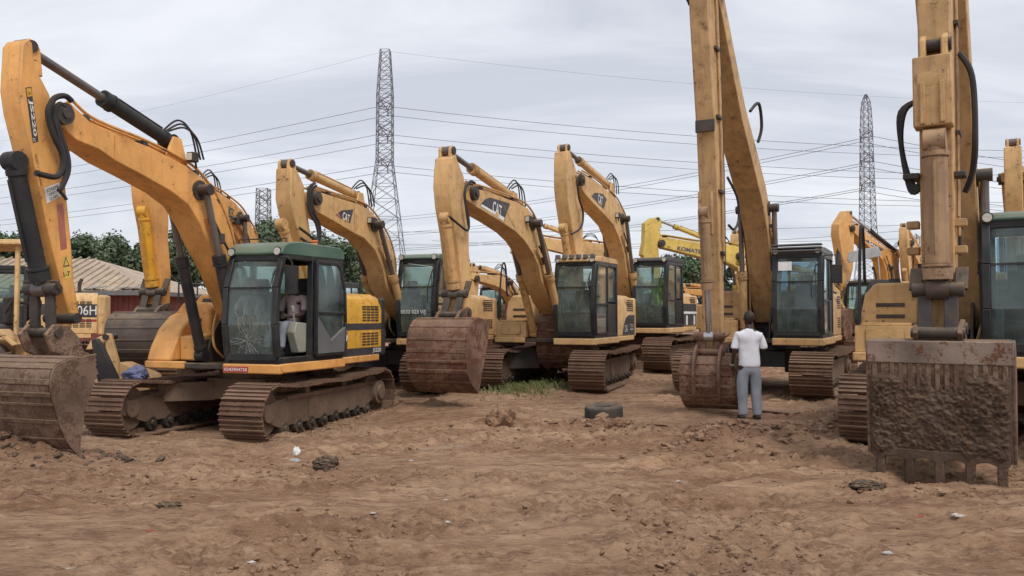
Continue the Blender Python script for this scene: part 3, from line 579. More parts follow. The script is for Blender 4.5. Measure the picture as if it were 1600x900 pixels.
def excavator(label, fr, sp, group=None, name='excavator'):
    root = empty(name, (fr.C[0], fr.C[1], fr.zg), -(pi / 2 + fr.th)); tag(root, label, 'excavator', group or 'excavators parked in the yard')
    body = M[sp['body']]; bm_ = M[sp['boomm']]
    if sp.get('tracks', 1): undercarriage(root, -radians(sp['tht']) + fr.th, sp.get('shoe', .7), sp.get('gauge', 2.35), sp.get('carb'))
    # ---------- upper frame
    b = MB(); b.box((-1.95, -1.22, 1.05), (1.2, 1.22, 1.13))
    b.box((-.9, -.42, 1.05), (.9, -.36, 1.5)); b.box((-.9, .22, 1.05), (.9, .28, 1.5)); b.box((-1.0, -.36, 1.1), (.3, .22, 1.6))
    for y in (-.32, .14): b.prism([(-.5, 1.1), (.95, 1.1), (.85, 1.45), (.5, 2.0), (.2, 2.1), (-.2, 1.7), (-.5, 1.6)], y - .02, y + .02)
    b.build('upper_frame', M['dark'], root, bevel=.01)
    b = MB(); zt = 1.14
    cy1 = sp.get('caby', (.3, 1.25))[1]; b.prism([(1.38, zt - .12), (1.46, zt), (1.40, zt + .02), (-.45, zt + .02), (-.45, zt - .13)], 1.18, cy1 + .04)
    b.box((1.34, cy1 - .97, zt - .13), (1.45, cy1 + .035, zt + .015))
    b.box((-1.95, 1.20, zt - .10), (-.45, 1.27, zt + .02)); b.box((-1.9, -1.27, zt - .10), (1.2, -1.20, zt + .02)); b.box((1.15, -1.26, zt - .10), (1.23, -.5, zt + .02))
    b.build('side_skirt', body, root, bevel=.02)
    # ---------- right side: step box and tank
    b = MB()
    if sp.get('jcb'):
        b.prism([(1.2, 1.16), (1.12, 1.38), (.95, 1.66), (.7, 1.88), (.4, 1.98), (.34, 1.16)], -1.25, -.78); b.prism([(1.0, 1.16), (1.0, 1.55), (.34, 1.62), (.34, 1.16)], -.775, -.45)
    else:
        b.box((.62, -1.24, 1.16), (1.18, -.48, 1.52)); b.box((.66, -1.18, 1.52), (1.12, -.55, 1.56)); b.box((.62, -1.25, 1.30), (1.2, -1.235, 1.34)); b.box((1.18, -1.1, 1.22), (1.195, -.62, 1.46))
    tb = b.build('tool_box', body, root, bevel=.03)
    b = MB(); tz = sp.get('tankz', 2.15); b.prism([(-1.25, 1.16), (-1.25, tz - .42), (-1.2, tz - .16), (-1.06, tz), (-.62, tz), (-.5, tz - .1), (-.5, 1.16)], -.45, .60, 'x')
    t_ = b.build('fuel_tank', body, root, bevel=.04)
    for z in (1.62, 1.78): b = MB(); b.box((.6, -1.05, z), (.607, -.68, z + .055)); b.build('vent', M['dark'], t_)
    b = MB(); b.cyl((.25, -.85, tz), (.25, -.85, tz + .07), .09, .075, 14); b.build('filler_cap', M['black'], t_)
    if sp.get('rail'):
        b = MB()
        for y in (-1.18,): b.tube([(1.15, y, 1.55), (1.08, y, 2.3), (.98, y, 2.8), (.86, y, 2.92), (.74, y, 2.75), (.68, y, 2.2), (.55, y, 2.15)], .022, 7)
        b.build('handrail', M['black'], root)
    else:
        b = MB(); b.tube([(.6, -1.15, tz), (.6, -1.15, tz + .32), (-.3, -1.15, tz + .32), (-.3, -1.15, tz)], .018, 6, False); b.build('handrail', M['black'], root)
    # ---------- engine housing and counterweight
    hz = sp.get('hoodz', 2.18); hood = M[sp.get('hood', sp['body'])]
    b = MB(); b.prism([(-1.24, 1.16), (-1.24, hz - .3), (-1.16, hz - .08), (-1.0, hz), (1.0, hz), (1.16, hz - .08), (1.24, hz - .3), (1.24, 1.16)], -2.1, -.5, 'x')
    ho = b.build('engine_housing', hood, root, bevel=.03)
    for za, zb in (((1.78, 2.06) if hz > 2.1 else (1.72, 1.98)), (1.34, 1.56)):
        b = MB()
        for z in np.arange(za, zb, .05):
            for k in range(4): b.box((-1.95 + k * .16, 1.236, z), (-1.95 + k * .16 + .13, 1.247, z + .028))
        b.build('vent', M['dark'], ho)
    b = MB(); b.box((-1.4, -.3, hz), (-.9, .5, hz + .12)); b.build('engine_cover', hood, ho, bevel=.03)
    b = MB(); b.cyl((-1.6, -.5, hz), (-1.6, -.5, hz + .35), .05, n=10); b.cyl((-1.6, -.5, hz + .3), (-1.66, -.5, hz + .45), .05, n=10); b.build('exhaust_pipe', M['dark'], ho)
    pol = [(-2.1, -1.24)] + [(-2.1 - .12 - sp.get('tail', .56) * cos(radians(a)) , -1.24 + .0 + (1.24 + 1.24 * sin(radians(a)))) for a in np.linspace(-78, 78, 13)] + [(-2.1, 1.24)]
    b = MB(); b.prism(pol, 1.12, hz - .06, 'z'); b.build('counterweight', M[sp.get('cw', sp['body'])], root, bevel=.05)
    if sp.get('stripe'):
        b = MB(); b.prism([(-2.08, 1.16), (-.46, 1.16), (-.46, 1.62), (-2.08, 1.62)], 1.2415, 1.2425); 
        b2 = MB(); b2.box((-2.08, 1.2405, 1.16), (-.46, 1.2425, 1.30)); b2.box((-2.08, 1.2405, 1.62), (-.46, 1.2425, 1.74)); b2.box((-.80, 1.2405, 1.16), (-.46, 1.2425, 1.62)); b2.build('black_band', M['catblk'], ho)
        pol2 = [(x - .003 if x < -2.1 else x, y * 1.003) for x, y in pol[1:-1]]
        b3 = MB(); b3.prism([(-2.1, -1.243)] + pol2 + [(-2.1, 1.243)], 1.16, 1.62, 'z'); b3.build('black_band', M['catblk'], ho)
    if sp.get('swoosh'):
        b2 = MB(); b2.prism([(-2.08, 1.18), (-.9, 1.18), (-1.0, 1.4), (-1.2, 1.6), (-1.5, 1.68), (-2.08, 1.68)], 1.2405, 1.2425); b2.build('black_panel', M['catblk'], ho)
        text('320', 'lettering', ho, (-1.62, 1.2425, 1.3), (-1, 0, 0), (0, 0, 1), .32, .16, M['white'])
        text('CAT', 'lettering', ho, (-1.1, 1.2425, 1.26), (-1, 0, 0), (0, 0, 1), .34, .17, M['white'])
    c = cab(root, sp, fr)
    # ---------- boom
    bw = sp.get('bw', .2)
    top, low = sp['boomtop'], sp['boomlow']
    foot = sp.get('foot', [(.28, 1.85), (.2, 1.62), (.42, 1.48), (.62, 1.62)])
    poly = top + foot + low[::-1]
    b = MB(); b.prism(poly, -bw - .04, bw - .04 + .04)
    # flange strips give the plate edge
    bo = b.build('boom', bm_, root, bevel=.016)
    tip = sp['tip']; tb2 = MB(); tb2.cyl((tip[0], -bw - .1, tip[1]), (tip[0], bw + .08, tip[1]), .13, n=18); tb2.cyl((tip[0], -bw - .13, tip[1]), (tip[0], bw + .11, tip[1]), .06, n=12); tb2.build('pivot_pin', M['dark'], bo)
    # pipes on top of the boom
    up = top
    pm = M[sp.get('pipem', sp['boomm'])]
    for k, y in enumerate((-.14, -.04, .06, .16)):
        pts = []
        for i, p in enumerate(up):
            q0 = Vector(up[max(i - 1, 0)]); q1 = Vector(up[min(i + 1, len(up) - 1)]); d = (q1 - q0).normalized(); nn = Vector((d.y, -d.x))
            pts.append((p[0] + nn.x * .09, y, p[1] + nn.y * .09))
        if len(pts) > 3:
            pb = MB(); pb.tube(pts[1:], .021, 6); pb.build('hydraulic_pipe', pm, bo)
    b = MB()
    for i in range(2, len(up) - 1, 2): p = up[i]; b.box((p[0] - .04, -.18, p[1] - .02), (p[0] + .04, .17, p[1] + .09))
    b.build('pipe_clamp', M['dark'], bo, bevel=.01)
    # feed pipes running down the boom sides to the foot
    lw_ = low[-3:] if sp.get('long') else low[-4:]
    for sgn in (1, -1):
        for k in range(2):
            yy = sgn * (bw + .035 + .05 * k); o_ = .10 + .07 * k
            pb = MB(); pb.tube([(q[0] - o_ * .8, yy, q[1] + o_) for q in lw_[(1 if sp.get('long') else 0):]] + [(.95 - o_, yy, 1.72), (1.0 - o_, sgn * (bw - .02 + .05 * k), 1.4), (.7, sgn * .16, 1.2)], .02, 6)
            pb.build('hydraulic_pipe', M[sp.get('pipem', sp['boomm'])] if k == 0 else M['rubber'], bo)
    b = MB(); b.box((lw_[1][0] - .2, bw, lw_[1][1] + .04), (lw_[1][0] - .1, bw + .12, lw_[1][1] + .2)); b.build('pipe_clamp', M['dark'], bo, bevel=.01)
    # weld seams across the boom and arm plates
    for L_ in (sp['boomtop'],):
        for i in (3, 6):
            if i < len(top) and i < len(low):
                b = MB(); b.bar((top[i][0], bw + .001, top[i][1] - .03), (low[i][0], bw + .001, low[i][1] + .03), .012, .008, (0, 1, 0)); b.build('weld_seam', bm_, bo)
    # boom cylinders
    cp = sp['cylpin']; cm = M[sp.get('cylm', sp['boomm'])]; base = sp.get('cylbase', (.98, 1.25))
    b = MB(); b.cyl((cp[0], -.44, cp[1]), (cp[0], .42, cp[1]), .085, n=16); b.cyl((cp[0], -.26, cp[1]), (cp[0], .24, cp[1]), .15, n=18); b.build('cylinder_pin', M[sp.get('pinm', 'dark')], bo)
    for y in (-.36, .33): cylinder(root, 'boom_cylinder', (base[0], y, base[1]), (cp[0], y, cp[1]), sp.get('csplit', .6), .085, cm, M['rod'])
    # ---------- arm
    aw = sp.get('aw', .16)
    b = MB(); b.prism(sp['arm'], -aw - .01, aw)
    ao = b.build('arm', bm_ if not sp.get('armm') else M[sp['armm']], root, bevel=.018)
    if sp.get('acyl'):
        a0, a1 = sp['acyl']     # a0 pin at the arm top, a1 lug on the boom
        b = MB()
        for y in (-.1, .09): b.prism([(a0[0] - .16, a0[1] - .32), (a0[0] + .12, a0[1] - .3), (a0[0] + .1, a0[1] + .02), (a0[0] + .03, a0[1] + .09), (a0[0] - .06, a0[1] + .08), (a0[0] - .12, a0[1])], y - .025, y + .025)
        b.build('pin_lug', bm_, ao, bevel=.015)
        b = MB(); b.cyl((a0[0], -.14, a0[1]), (a0[0], .14, a0[1]), .07, n=14); b.build('pin', M['dark'], ao)
        cylinder(root, 'arm_cylinder', (a1[0], 0, a1[1]), (a0[0], 0, a0[1]), sp.get('asplit', .6), sp.get('acr', .085), M[sp.get('acm', sp['boomm'])], M[sp.get('rodm', 'rod')])
        b = MB()
        for y in (-.11, .11): b.prism([(a1[0] - .22, a1[1] - .3), (a1[0] + .24, a1[1] - .3), (a1[0] + .08, a1[1] + .06), (a1[0] - .08, a1[1] + .06)], y - .025, y + .025)
        b.build('pin_lug', bm_, bo, bevel=.015)
        b = MB()
        for k in range(3):
            o_ = k * .06; b.tube([(a1[0] + .15, .1 - o_, a1[1] + .12), (a1[0] - .1, .16 - o_, a1[1] + .22 + o_), (a1[0] - .4, .14 - o_, a1[1] + .12 + o_), (a1[0] - .6, .1 - o_, a1[1] - .15)], .015, 6)
        b.build('hose', M['rubber'], bo)
    # ---------- bucket cylinder and linkage
    if sp.get('bcyl'):
        c0, c1, ear, hinge = sp['bcyl'], sp['bar'], sp['ear'], sp['hinge']
        cylinder(root, 'bucket_cylinder', (c0[0], 0, c0[1]), (c1[0], 0, c1[1]), sp.get('bsplit', .85), sp.get('bcr', .09), M[sp.get('bcm', sp['boomm'])], M[sp.get('brod', 'rod')])
        b = MB(); lw = .24
        b.cyl((c1[0], -lw, c1[1]), (c1[0], lw, c1[1]), .075, n=16)
        for y in (-.12, .12):
            b.bar((c1[0], y, c1[1]), (ear[0], y, ear[1]), .05, .13, (0, 1, 0))
        for y in (-.21, .21):
            rp = sp.get('rock', (hinge[0] - .02, hinge[1] + .55)); b.bar((c1[0], y, c1[1]), (rp[0], y, rp[1]), .035, .12, (0, 1, 0))
        b.cyl((ear[0], -.2, ear[1]), (ear[0], .2, ear[1]), .06, n=14)
        b.build('bucket_linkage', M[sp.get('linkm', 'dark')], root, bevel=.008)
    if sp.get('outer'):
        bk = bucket(root, sp['outer'], sp['inner'], sp.get('bkw', 1.25), M[sp.get('bkm', 'bucket')], ribs=sp.get('ribs', 'h'), toothdir=sp.get('toothdir'), teeth=sp.get('teeth', 5), step=sp.get('step'))
        h = sp['hinge']; e_ = sp['ear']; t0 = sp['outer'][0]; t1 = sp['outer'][1]; t2 = sp['outer'][2]
        ep = sp.get('earpoly', [(h[0] - .12, h[1]), (h[0], h[1] + .1), (e_[0], e_[1] + .08), (e_[0] + .1, e_[1]), (t2[0], t2[1] - .03), (t1[0], t1[1] - .04), (t0[0], t0[1] - .02)])
        for y in (-.225, .175):
            b = MB(); b.prism(ep, y, y + .05); b.build('bucket_ear', M[sp.get('bkm', 'bucket')], bk, bevel=.01)
        b = MB(); b.cyl((h[0], -.245, h[1]), (h[0], .245, h[1]), .065, n=14); b.cyl((e_[0], -.245, e_[1]), (e_[0], .245, e_[1]), .055, n=14); b.build('pin', M['dark'], bk)
    if sp.get('hoses'):
        for hs, rad in sp['hoses']:
            b = MB(); b.tube(hs, rad, 7); b.build('hose', M['rubber'], ao)
    if sp.get('lamp'):
        lx, lz = sp['lamp']; b = MB(); b.box((lx - .02, bw + .0, lz - .07), (lx + .11, bw + .12, lz + .07)); b.bar((lx - .05, bw + .05, lz - .15), (lx, bw + .06, lz), .03); lo = b.build('work_light', M['dark'], bo, bevel=.012)
        b = MB(); b.box((lx + .112, bw + .02, lz - .05), (lx + .116, bw + .10, lz + .05)); b.build('lamp_lens', M['lens'], lo)
    return root, dict(cab=c, boom=bo, arm=ao, hood=ho)

def cat_logo(parent, fr, quad, tpx, y, s_='CAT', hpx=None):
    P = [(q[0], y, q[1]) for q in fr.ul(quad, y)]
    d = decal(P, 'logo_panel', parent, M['catblk'], (0, 1, 0), .003)
    a, b_, c_ = [Vector((q[0], y, q[1])) for q in fr.ul(tpx, y)]     # text lower-left, lower-right, upper-left
    u = b_ - a; v = (c_ - a); v = v - u.normalized() * v.dot(u.normalized())
    if (u.cross(v)).y < 0: v = -v
    text(s_, 'lettering', parent, a, u, v, u.length, v.length, M['white'], .006, .02)
    if s_ == 'CAT':
        m = a + u * .5; t = MB(); n = Vector((0, .0085, 0)); t.add([m - u * .22 - v * .03 + n, m + u * .22 - v * .03 + n, m + v * .38 + n], [(0, 1, 2)]); t.build('logo_triangle', M['yel'], parent, smooth=0)
def thick(cl, th):
    top, low = [], []
    for i, p in enumerate(cl):
        q0 = Vector(cl[max(i - 1, 0)]); q1 = Vector(cl[min(i + 1, len(cl) - 1)]); d = (q1 - q0).normalized(); n = Vector((-d.y, d.x))   # cl runs tip -> foot
        n = Vector((d.y, -d.x))
        top.append((p[0] + n.x * th[i] / 2, p[1] + n.y * th[i] / 2)); low.append((p[0] - n.x * th[i] / 2, p[1] - n.y * th[i] / 2))
    return top, low
FOOT = [(.32, 1.92), (.14, 1.72), (.20, 1.52), (.42, 1.46)]
BO = [(5.5, 1.5), (5.85, 1.64), (6.25, 1.6), (6.45, 1.35), (6.5, .95), (6.42, .6), (6.2, .38), (5.98, .25)]; BI = [(5.75, .8), (5.62, 1.1)]
def bk(h, s=(1, 1), shift=(0, 0)):
    f = lambda L: [(h[0] + (p[0] - 5.62) * s[0] + shift[0], h[1] + (p[1] - 1.75) * s[1] + shift[1]) for p in L]
    return dict(outer=f(BO), inner=f(BI), hinge=h, ear=(h[0] + .33 * s[0], h[1] - .05), bar=(h[0] + .12, h[1] + .30))
def lam(sp, f):
    """move a whole boom and arm pose by the function f(r, z)"""
    o = dict(sp)
    for k in ('boomtop', 'boomlow', 'arm'): o[k] = [f(*p) for p in sp[k]]
    for k in ('tip', 'cylpin', 'bcyl'): o[k] = f(*sp[k])
    o['acyl'] = (f(*sp['acyl'][0]), f(*sp['acyl'][1])); o['lamp'] = None; o['hoses'] = None
    h = f(*sp['hinge']); o.update(bk(h)); return o
GY = 'excavators parked in the front rows'
# ---- A: orange machine with the open cab door, nearest on the left
fa = Fr((-4.3, 13.6), 18, -.22)
u = lambda f, pts, y: [f.un(a, b, y) for a, b in pts]
hos = lambda l, r: ([(p[0], .27, p[1]) for p in u(fa, l, .27)], r)
SA = dict(body='orange', boomm='orange', hood='yel', cw='black', stripe=1, jcb=1, tht=16, shoe=.7, gauge=2.35, dooropen=1, roofmat='cabg', hoodz=2.28, tankz=2.1, caby=(.42, 1.37), cabtop=2.86, roofh=.2, tail=.32,
    boomtop=u(fa, [(89, 164), (118, 168), (142, 190), (180, 208), (233, 229), (292, 259), (313, 275), (332, 299), (345, 320), (361, 360), (367, 384)], .22) + [(.62, 2.5)],
    boomlow=u(fa, [(93, 192), (120, 219), (156, 234), (180, 251), (220, 272), (268, 299), (295, 320), (313, 349), (329, 384), (351, 427)], .22) + [(.85, 2.0)],
    foot=FOOT, tip=fa.un(96, 178, .22), arm=u(fa, [(35, 70), (42, 61), (51, 66), (53, 90), (56, 106), (78, 148), (86, 190), (95, 228), (102, 283), (111, 372), (116, 440), (126, 500), (114, 508), (98, 450), (76, 361), (49, 228), (36, 175), (31, 139)], .15),
    aw=.15, bw=.21, cylpin=fa.un(319, 297, .3), cylm='black', csplit=.62, acyl=(fa.un(38, 74, 0), fa.un(266, 222, 0)), acm='rubber', asplit=.52, acr=.095,
    bcyl=fa.un(22, 252, 0), bar=fa.un(66, 452, 0), bcm='rubber', bcr=.10, bsplit=.93, ear=fa.un(88, 520, .2), hinge=fa.un(112, 497, .15), linkm='dark', rock=fa.un(84, 438, .2),
    outer=u(fa, [(125, 556), (103, 560), (76, 575), (70, 605), (76, 633), (94, 687), (117, 715)], .6), inner=u(fa, [(118, 690), (124, 648)] + [q for i in range(13) for q in ((124 + 23 * min(1, i / 9.) - (3 if i > 9 else 0), 648 - 7.2 * i), (121.5 + 23 * min(1, i / 9.) - (3 if i > 9 else 0), 648 - 7.2 * i - 3))] + [(144, 552)], .6),
    earpoly=u(fa, [(71, 523), (85, 507), (107, 509), (123, 527), (133, 552), (114, 562), (100, 558), (82, 550)], .22), bkm='bucketA', bkw=1.3, teeth=0, step=.12, lamp=fa.un(300, 247, .22),
    hoses=[hos(l, r) for l, r in (([(112, 158), (102, 150), (88, 152), (80, 160), (75, 178), (84, 212), (97, 240), (98, 262), (88, 276), (70, 274), (56, 270)], .035),
        ([(100, 166), (92, 163), (87, 178), (93, 204), (105, 240), (107, 266), (99, 288), (92, 298)], .03), ([(98, 170), (90, 172), (86, 186), (90, 206), (101, 244), (103, 270), (97, 290)], .025), ([(92, 298), (100, 306), (104, 312)], .02))])
rootA, PA = excavator('orange-yellow excavator with its cab door open and a cracked windscreen, nearest on the left', fa, SA, 'orange excavators on the left')
# ---- C, D, E: tan machines in the middle
fd = Fr((1.23, 19.4), 23, 0)
SD = dict(carb='dark', body='cat2', boomm='cat', tht=20, shoe=.79, gauge=2.3, roofmat='cat2', swoosh=1, rail=1,
    boomtop=u(fd, [(731, 301), (733, 291), (758, 298), (782, 306), (807, 315), (826, 325), (838, 342), (848, 367), (856, 391), (863, 423), (863, 440)], .22) + [(.95, 2.15)],
    boomlow=u(fd, [(731, 312), (748, 325), (782, 345), (807, 362), (821, 376), (834, 396), (843, 416), (848, 440)], .22) + [(1.35, 1.95)],
    foot=FOOT, tip=fd.un(740, 302, .22), arm=u(fd, [(706, 246), (712, 242), (725, 276), (731, 325), (733, 352), (733, 391), (737, 440)], .16) + [(5.40, 1.68), (5.68, 1.66)] + u(fd, [(723, 449), (720, 428), (713, 367), (706, 325), (703, 291), (704, 268)], .16),
    cylpin=fd.un(838, 349, .3), csplit=.56, acyl=(fd.un(699, 236, 0), fd.un(797, 306, 0)), asplit=.66, bcyl=fd.un(697, 340, 0), bcr=.095, bsplit=.93, lamp=fd.un(824, 343, .22), bkw=1.3,
    hoses=[([(p[0], .26, p[1]) for p in u(fd, l, .26)], .022) for l in ([(738, 288), (728, 290), (727, 315), (732, 340), (731, 360), (716, 350), (702, 338)], [(742, 286), (734, 284), (726, 300), (729, 330), (732, 352)])])
SD.update(bk((5.62, 1.72), (.93, .93))); SD['bar'] = (5.74, 2.04); SD['teeth'] = 0; SD['bkw'] = 1.1
rootD, PD = excavator('tan excavator with a rounded tail beside the grass patch, bucket curled to the ground', fd, SD, GY)
fc = Fr((-2.34, 19.24), 20, 0)
SC = dict(carb='black', body='cat', boomm='cat', tht=20, shoe=.79, gauge=2.3, roofmat='cabg', cabtop=2.98,
    boomtop=u(fc, [(487, 300), (498, 299), (519, 306), (555, 317), (576, 326), (588, 338), (600, 356), (612, 380), (619, 410), (620, 440)], .22) + [(.95, 2.15)],
    boomlow=u(fc, [(487, 320), (498, 332), (522, 345), (555, 365), (570, 372), (588, 392), (600, 420), (605, 448)], .22) + [(1.3, 1.95)],
    foot=FOOT, tip=fc.un(494, 310, .22), arm=u(fc, [(455, 262), (465, 266), (475, 290), (480, 326), (484, 356), (490, 383)], .16) + [(4.14, 1.68), (4.42, 1.66)] + u(fc, [(472, 383), (459, 335), (454, 311)], .16),
    cylpin=fc.un(591, 351, .3), csplit=.56, acyl=(fc.un(448, 256, 0), fc.un(556, 306, 0)), asplit=.7, bcyl=fc.un(440, 350, 0), bsplit=.93, lamp=fc.un(579, 345, .22),
    hoses=[([(p[0], .26, p[1]) for p in u(fc, l, .26)], .026) for l in ([(492, 286), (482, 296), (484, 330), (494, 350), (497, 370), (488, 382), (470, 372)], [(490, 292), (484, 300), (488, 334), (498, 355), (497, 378), (484, 368), (468, 356)], [(494, 290), (487, 300), (490, 330), (499, 350), (500, 372), (492, 386)])])
SC.update(bk((4.36, 1.75))); SC['bcr'] = .09
rootC, PC = excavator('tan excavator whose windscreen carries a painted phone number, second row behind the open cab', fc, SC, GY)
fe = Fr((3.71, 23.6), 26, .17)
SE = dict(body='cat2', boomm='cat', tht=26, shoe=.79, gauge=2.3, roofmat='black', cabtop=3.05, swoosh=0, stripe=0,
    boomtop=u(fe, [(902, 273), (913, 272), (927, 280), (943, 292), (964, 310), (974, 327), (981, 345), (985, 378), (986, 408), (990, 436)], .22) + [(.7, 2.15)],
    boomlow=u(fe, [(905, 285), (915, 303), (932, 322), (948, 338), (960, 352), (969, 373), (976, 396), (979, 415)], .22) + [(1.25, 1.95)],
    foot=FOOT, tip=fe.un(908, 282, .22), arm=u(fe, [(887, 236), (891, 236), (900, 264), (903, 290), (907, 315), (911, 341), (911, 394)], .16) + [(4.82, 1.68), (5.1, 1.66)] + u(fe, [(900, 394), (894, 355), (888, 315), (886, 292), (886, 254)], .16),
    cylpin=fe.un(977, 342, .3), csplit=.5, acyl=(fe.un(881, 231, 0), fe.un(950, 290, 0)), asplit=.7, bcyl=fe.un(880, 356, 0), bsplit=.93, lamp=fe.un(964, 337, .22),
    hoses=[([(p[0], .26, p[1]) for p in u(fe, l, .26)], .026) for l in ([(908, 272), (902, 282), (905, 310), (911, 332), (908, 355), (893, 366)],)])
SE.update(bk((5.0, 1.75)))
rootE, PE = excavator('tan excavator with a lime vest hanging inside its dark cab', fe, SE, GY)
# ---- B: second orange machine, mostly behind A
fb = Fr((-6.2, 19.3), 6, 0)
SB = lam(dict(SD), lambda r, z: (.3 + (r - .3) * (.78 if r < 5.4 else .775), 1.65 + (z - 1.65) * 1.14))
SB.update(body='orange', boomm='orange', hood='yel', cw='black', tht=6, roofmat='cabp', swoosh=0, rail=0, bkm='bucketB', bkw=1.1, bcm='yel', cylm='yel', acm='yel', stripe=0); SB['arm'] = [(4.3 + (p[0] - 5.55), p[1] + .2) for p in SD['arm']]; SB['tip'] = (4.3, 3.98)
SB.update(bk((4.36, 1.8), (.8, .72))); SB['bcyl'] = (SD['bcyl'][0] - 1.25, SD['bcyl'][1] + .2); SB['acyl'] = ((4.75, 4.75), (2.6, 4.4))
SB['boomtop'] = [p for p in SB['boomtop'] if p[0] > 2.7] + u(fb, [(345, 301), (362, 313), (380, 328), (393, 349), (403, 371)], .22) + [(.12, 2.6)]
SB['boomlow'] = [p for p in SB['boomlow'] if p[0] > 2.2] + u(fb, [(361, 352), (380, 384)], .22) + [(.85, 2.2)]; SB['cylpin'] = fb.un(380, 341, .3)
rootB, PB = excavator('orange excavator mostly hidden behind the nearest one, its badge on the boom', fb, SB, 'orange excavators on the left')
# ---- F: long tall boom, in front of which the man stands
ff = Fr((5.70, 17.66), 28, .05)
t_, l_ = thick([(5.35, 6.95), (4.5, 6.1), (3.6, 5.27), (2.6, 4.62), (1.75, 4.05), (1.15, 3.45), (.8, 2.6)], [.34, .38, .42, .48, .54, .56, .5])
SF = dict(body='catd', boomm='catd', tht=29, shoe=.79, gauge=2.3, roofmat='greyp', blueglass=1, cabmat='cabp', boomtop=t_, boomlow=l_, foot=FOOT, tip=(5.28, 6.9), bw=.22, aw=.145,
    arm=[(5.95, 7.7), (5.7, 7.9), (5.5, 7.5), (5.25, 6.6), (5.05, 5), (4.93, 3.0), (4.96, 1.02), (5.18, 1.0), (5.28, 3.2), (5.46, 4.5), (5.84, 6.4)],
    cylpin=(1.3, 3.82), csplit=.5, long=1, cylm='catd', bcm='armd', acyl=None, carb='black', bcyl=(5.62, 3.25), bar=(5.34, 1.27), bsplit=.62, bcr=.085, brod='chrome', bkw=.84, teeth=0, linkm='bucket', hoses=[([(4.95, .22, 3.9), (4.6, .3, 3.6), (4.5, .3, 3.25), (4.75, .28, 3.05), (4.98, .24, 3.1)], .022), ([(3.2, .25, 5.4), (2.9, .35, 5.6), (2.7, .36, 5.2), (2.75, .3, 4.9)], .03)])
k_ = bk((5.1, 1.06), (.66, .64), (-.12, 0)); k_['bar'] = (5.36, 1.27); k_['ear'] = (5.36, 1.02); k_['earpoly'] = [(4.98, 1.05), (5.1, 1.17), (5.32, 1.18), (5.5, 1.06), (5.64, .85), (5.66, .5), (5.58, .28), (5.5, .5), (5.4, .85), (5.1, .95)]; SF.update(k_); SF['rock'] = (5.06, 1.32)
rootF, PF = excavator('dirty tan excavator with a tall straight arm, the man in white facing it', ff, SF, 'long-armed excavators on the right')
# ---- G: nearest on the right
fg = Fr((6.38, 11.3), 33, 0)
t_, l_ = thick([(3.15, 6.5), (2.6, 5.8), (2.0, 5.0), (1.5, 4.2), (1.0, 3.4), (.7, 2.6)], [.36, .42, .5, .56, .56, .5])
SG = dict(body='cat', boomm='catd', tht=28, shoe=.7, gauge=2.2, roofmat='cabg', cabtop=2.9, blueglass=1, rail=1, tankz=2.12, boomtop=t_, boomlow=l_, foot=FOOT, tip=(3.1, 6.5), bw=.24, aw=.15,
    arm=[(3.52, 6.9), (3.2, 7.1), (2.95, 6.7), (2.92, 4.6), (3.05, 3.0), (3.28, 1.52), (3.5, 1.5), (3.56, 2.2), (3.55, 3.6), (3.78, 3.9), (3.82, 4.12), (3.74, 4.30), (3.55, 4.36)],
    cylpin=(1.15, 3.45), csplit=.5, cylm='black', acyl=None, bcyl=(3.72, 3.45), bar=(3.68, 1.92), ear=(3.78, 1.48), hinge=(3.42, 1.52), rock=(3.5, 2.15), bsplit=.93, bcr=.115, long=1, bcm='armd', brod='dark', linkm='dark',
    outer=[(3.15, 1.28), (3.45, 1.40), (3.78, 1.41), (3.88, 1.33), (3.9, 1.18), (3.88, .8), (3.86, .4), (3.84, .22)], inner=[(3.7, .3), (3.3, .55), (3.12, .9)], bkw=1.27, bkm='bucketA', ribs='', teeth=0)
rootG, PG = excavator('tan excavator at the right edge with a huge mud-caked bucket standing on its teeth', fg, SG, 'long-armed excavators on the right')
bkG = [o for o in rootG.children if o.name.startswith('bucket') and 'link' not in o.name and 'cyl' not in o.name][0]
b = MB(); b.box((3.872, -.655, 1.17), (3.915, .655, 1.40)); b.build('lip_plate', M['lip'], bkG, bevel=.01)
b = MB()
for y in np.linspace(-.58, .58, 15): b.box((3.88, y - .022, .9), (3.91, y + .022, 1.17))
b.build('wear_strips', M['bucketA'], bkG, bevel=.006)
# caked mud sheet with an uneven surface and lower edge
ny, nz_ = 150, 130; vs = []; fs = []
for i in range(ny):
    for j in range(nz_):
        y = -.628 + 1.256 * i / (ny - 1); t = j / (nz_ - 1)
        zt = 1.07 + .05 * float(vn(y * 9, .3, 5)) * 2; zb = .165 + .075 * max(0, sin(pi * (((y + .54) / .27) % 1))) ** .6 + .02 * float(vn(y * 30, 1, 2))
        z = zt + (zb - zt) * t; ed = min(1, min(t, 1 - t) * 9) * min(1, min(i, ny - 1 - i) / 5)
        h = .004 + .016 * ed + .045 * ed * float(fbm(y * 4.0, z * 4.0, 6, 88)) + .022 * ed * abs(float(fbm(y * 11, z * 11, 4, 98))) + .02 * ed * float(fbm(y * 40, z * 40, 2, 91)); xb = 3.875 + (z - .2) * .03
        vs.append((max(xb - .02, xb + h), y, z))
for i in range(ny - 1):
    for j in range(nz_ - 1): a = i * nz_ + j; fs.append((a, a + 1, a + nz_ + 1, a + nz_))
b = MB(); b.add(vs, [f[::-1] for f in fs]); b.build('caked_mud', M['caked'], bkG, smooth=80)
for k in range(5):
    y = -.54 + k * .27; b = MB(); zt = (.0, -.0, .0, .03, -.03)[k]
    b.prism([(3.80, .36), (3.885, .36), (3.90, .16), (3.89, -.05 + zt), (3.86, -.05 + zt), (3.80, .15)], y - .045, y + .045)
    b.build('tooth', M['caked'], bkG, bevel=.02)
b = MB()   # scalloped edge between the teeth
ed = []
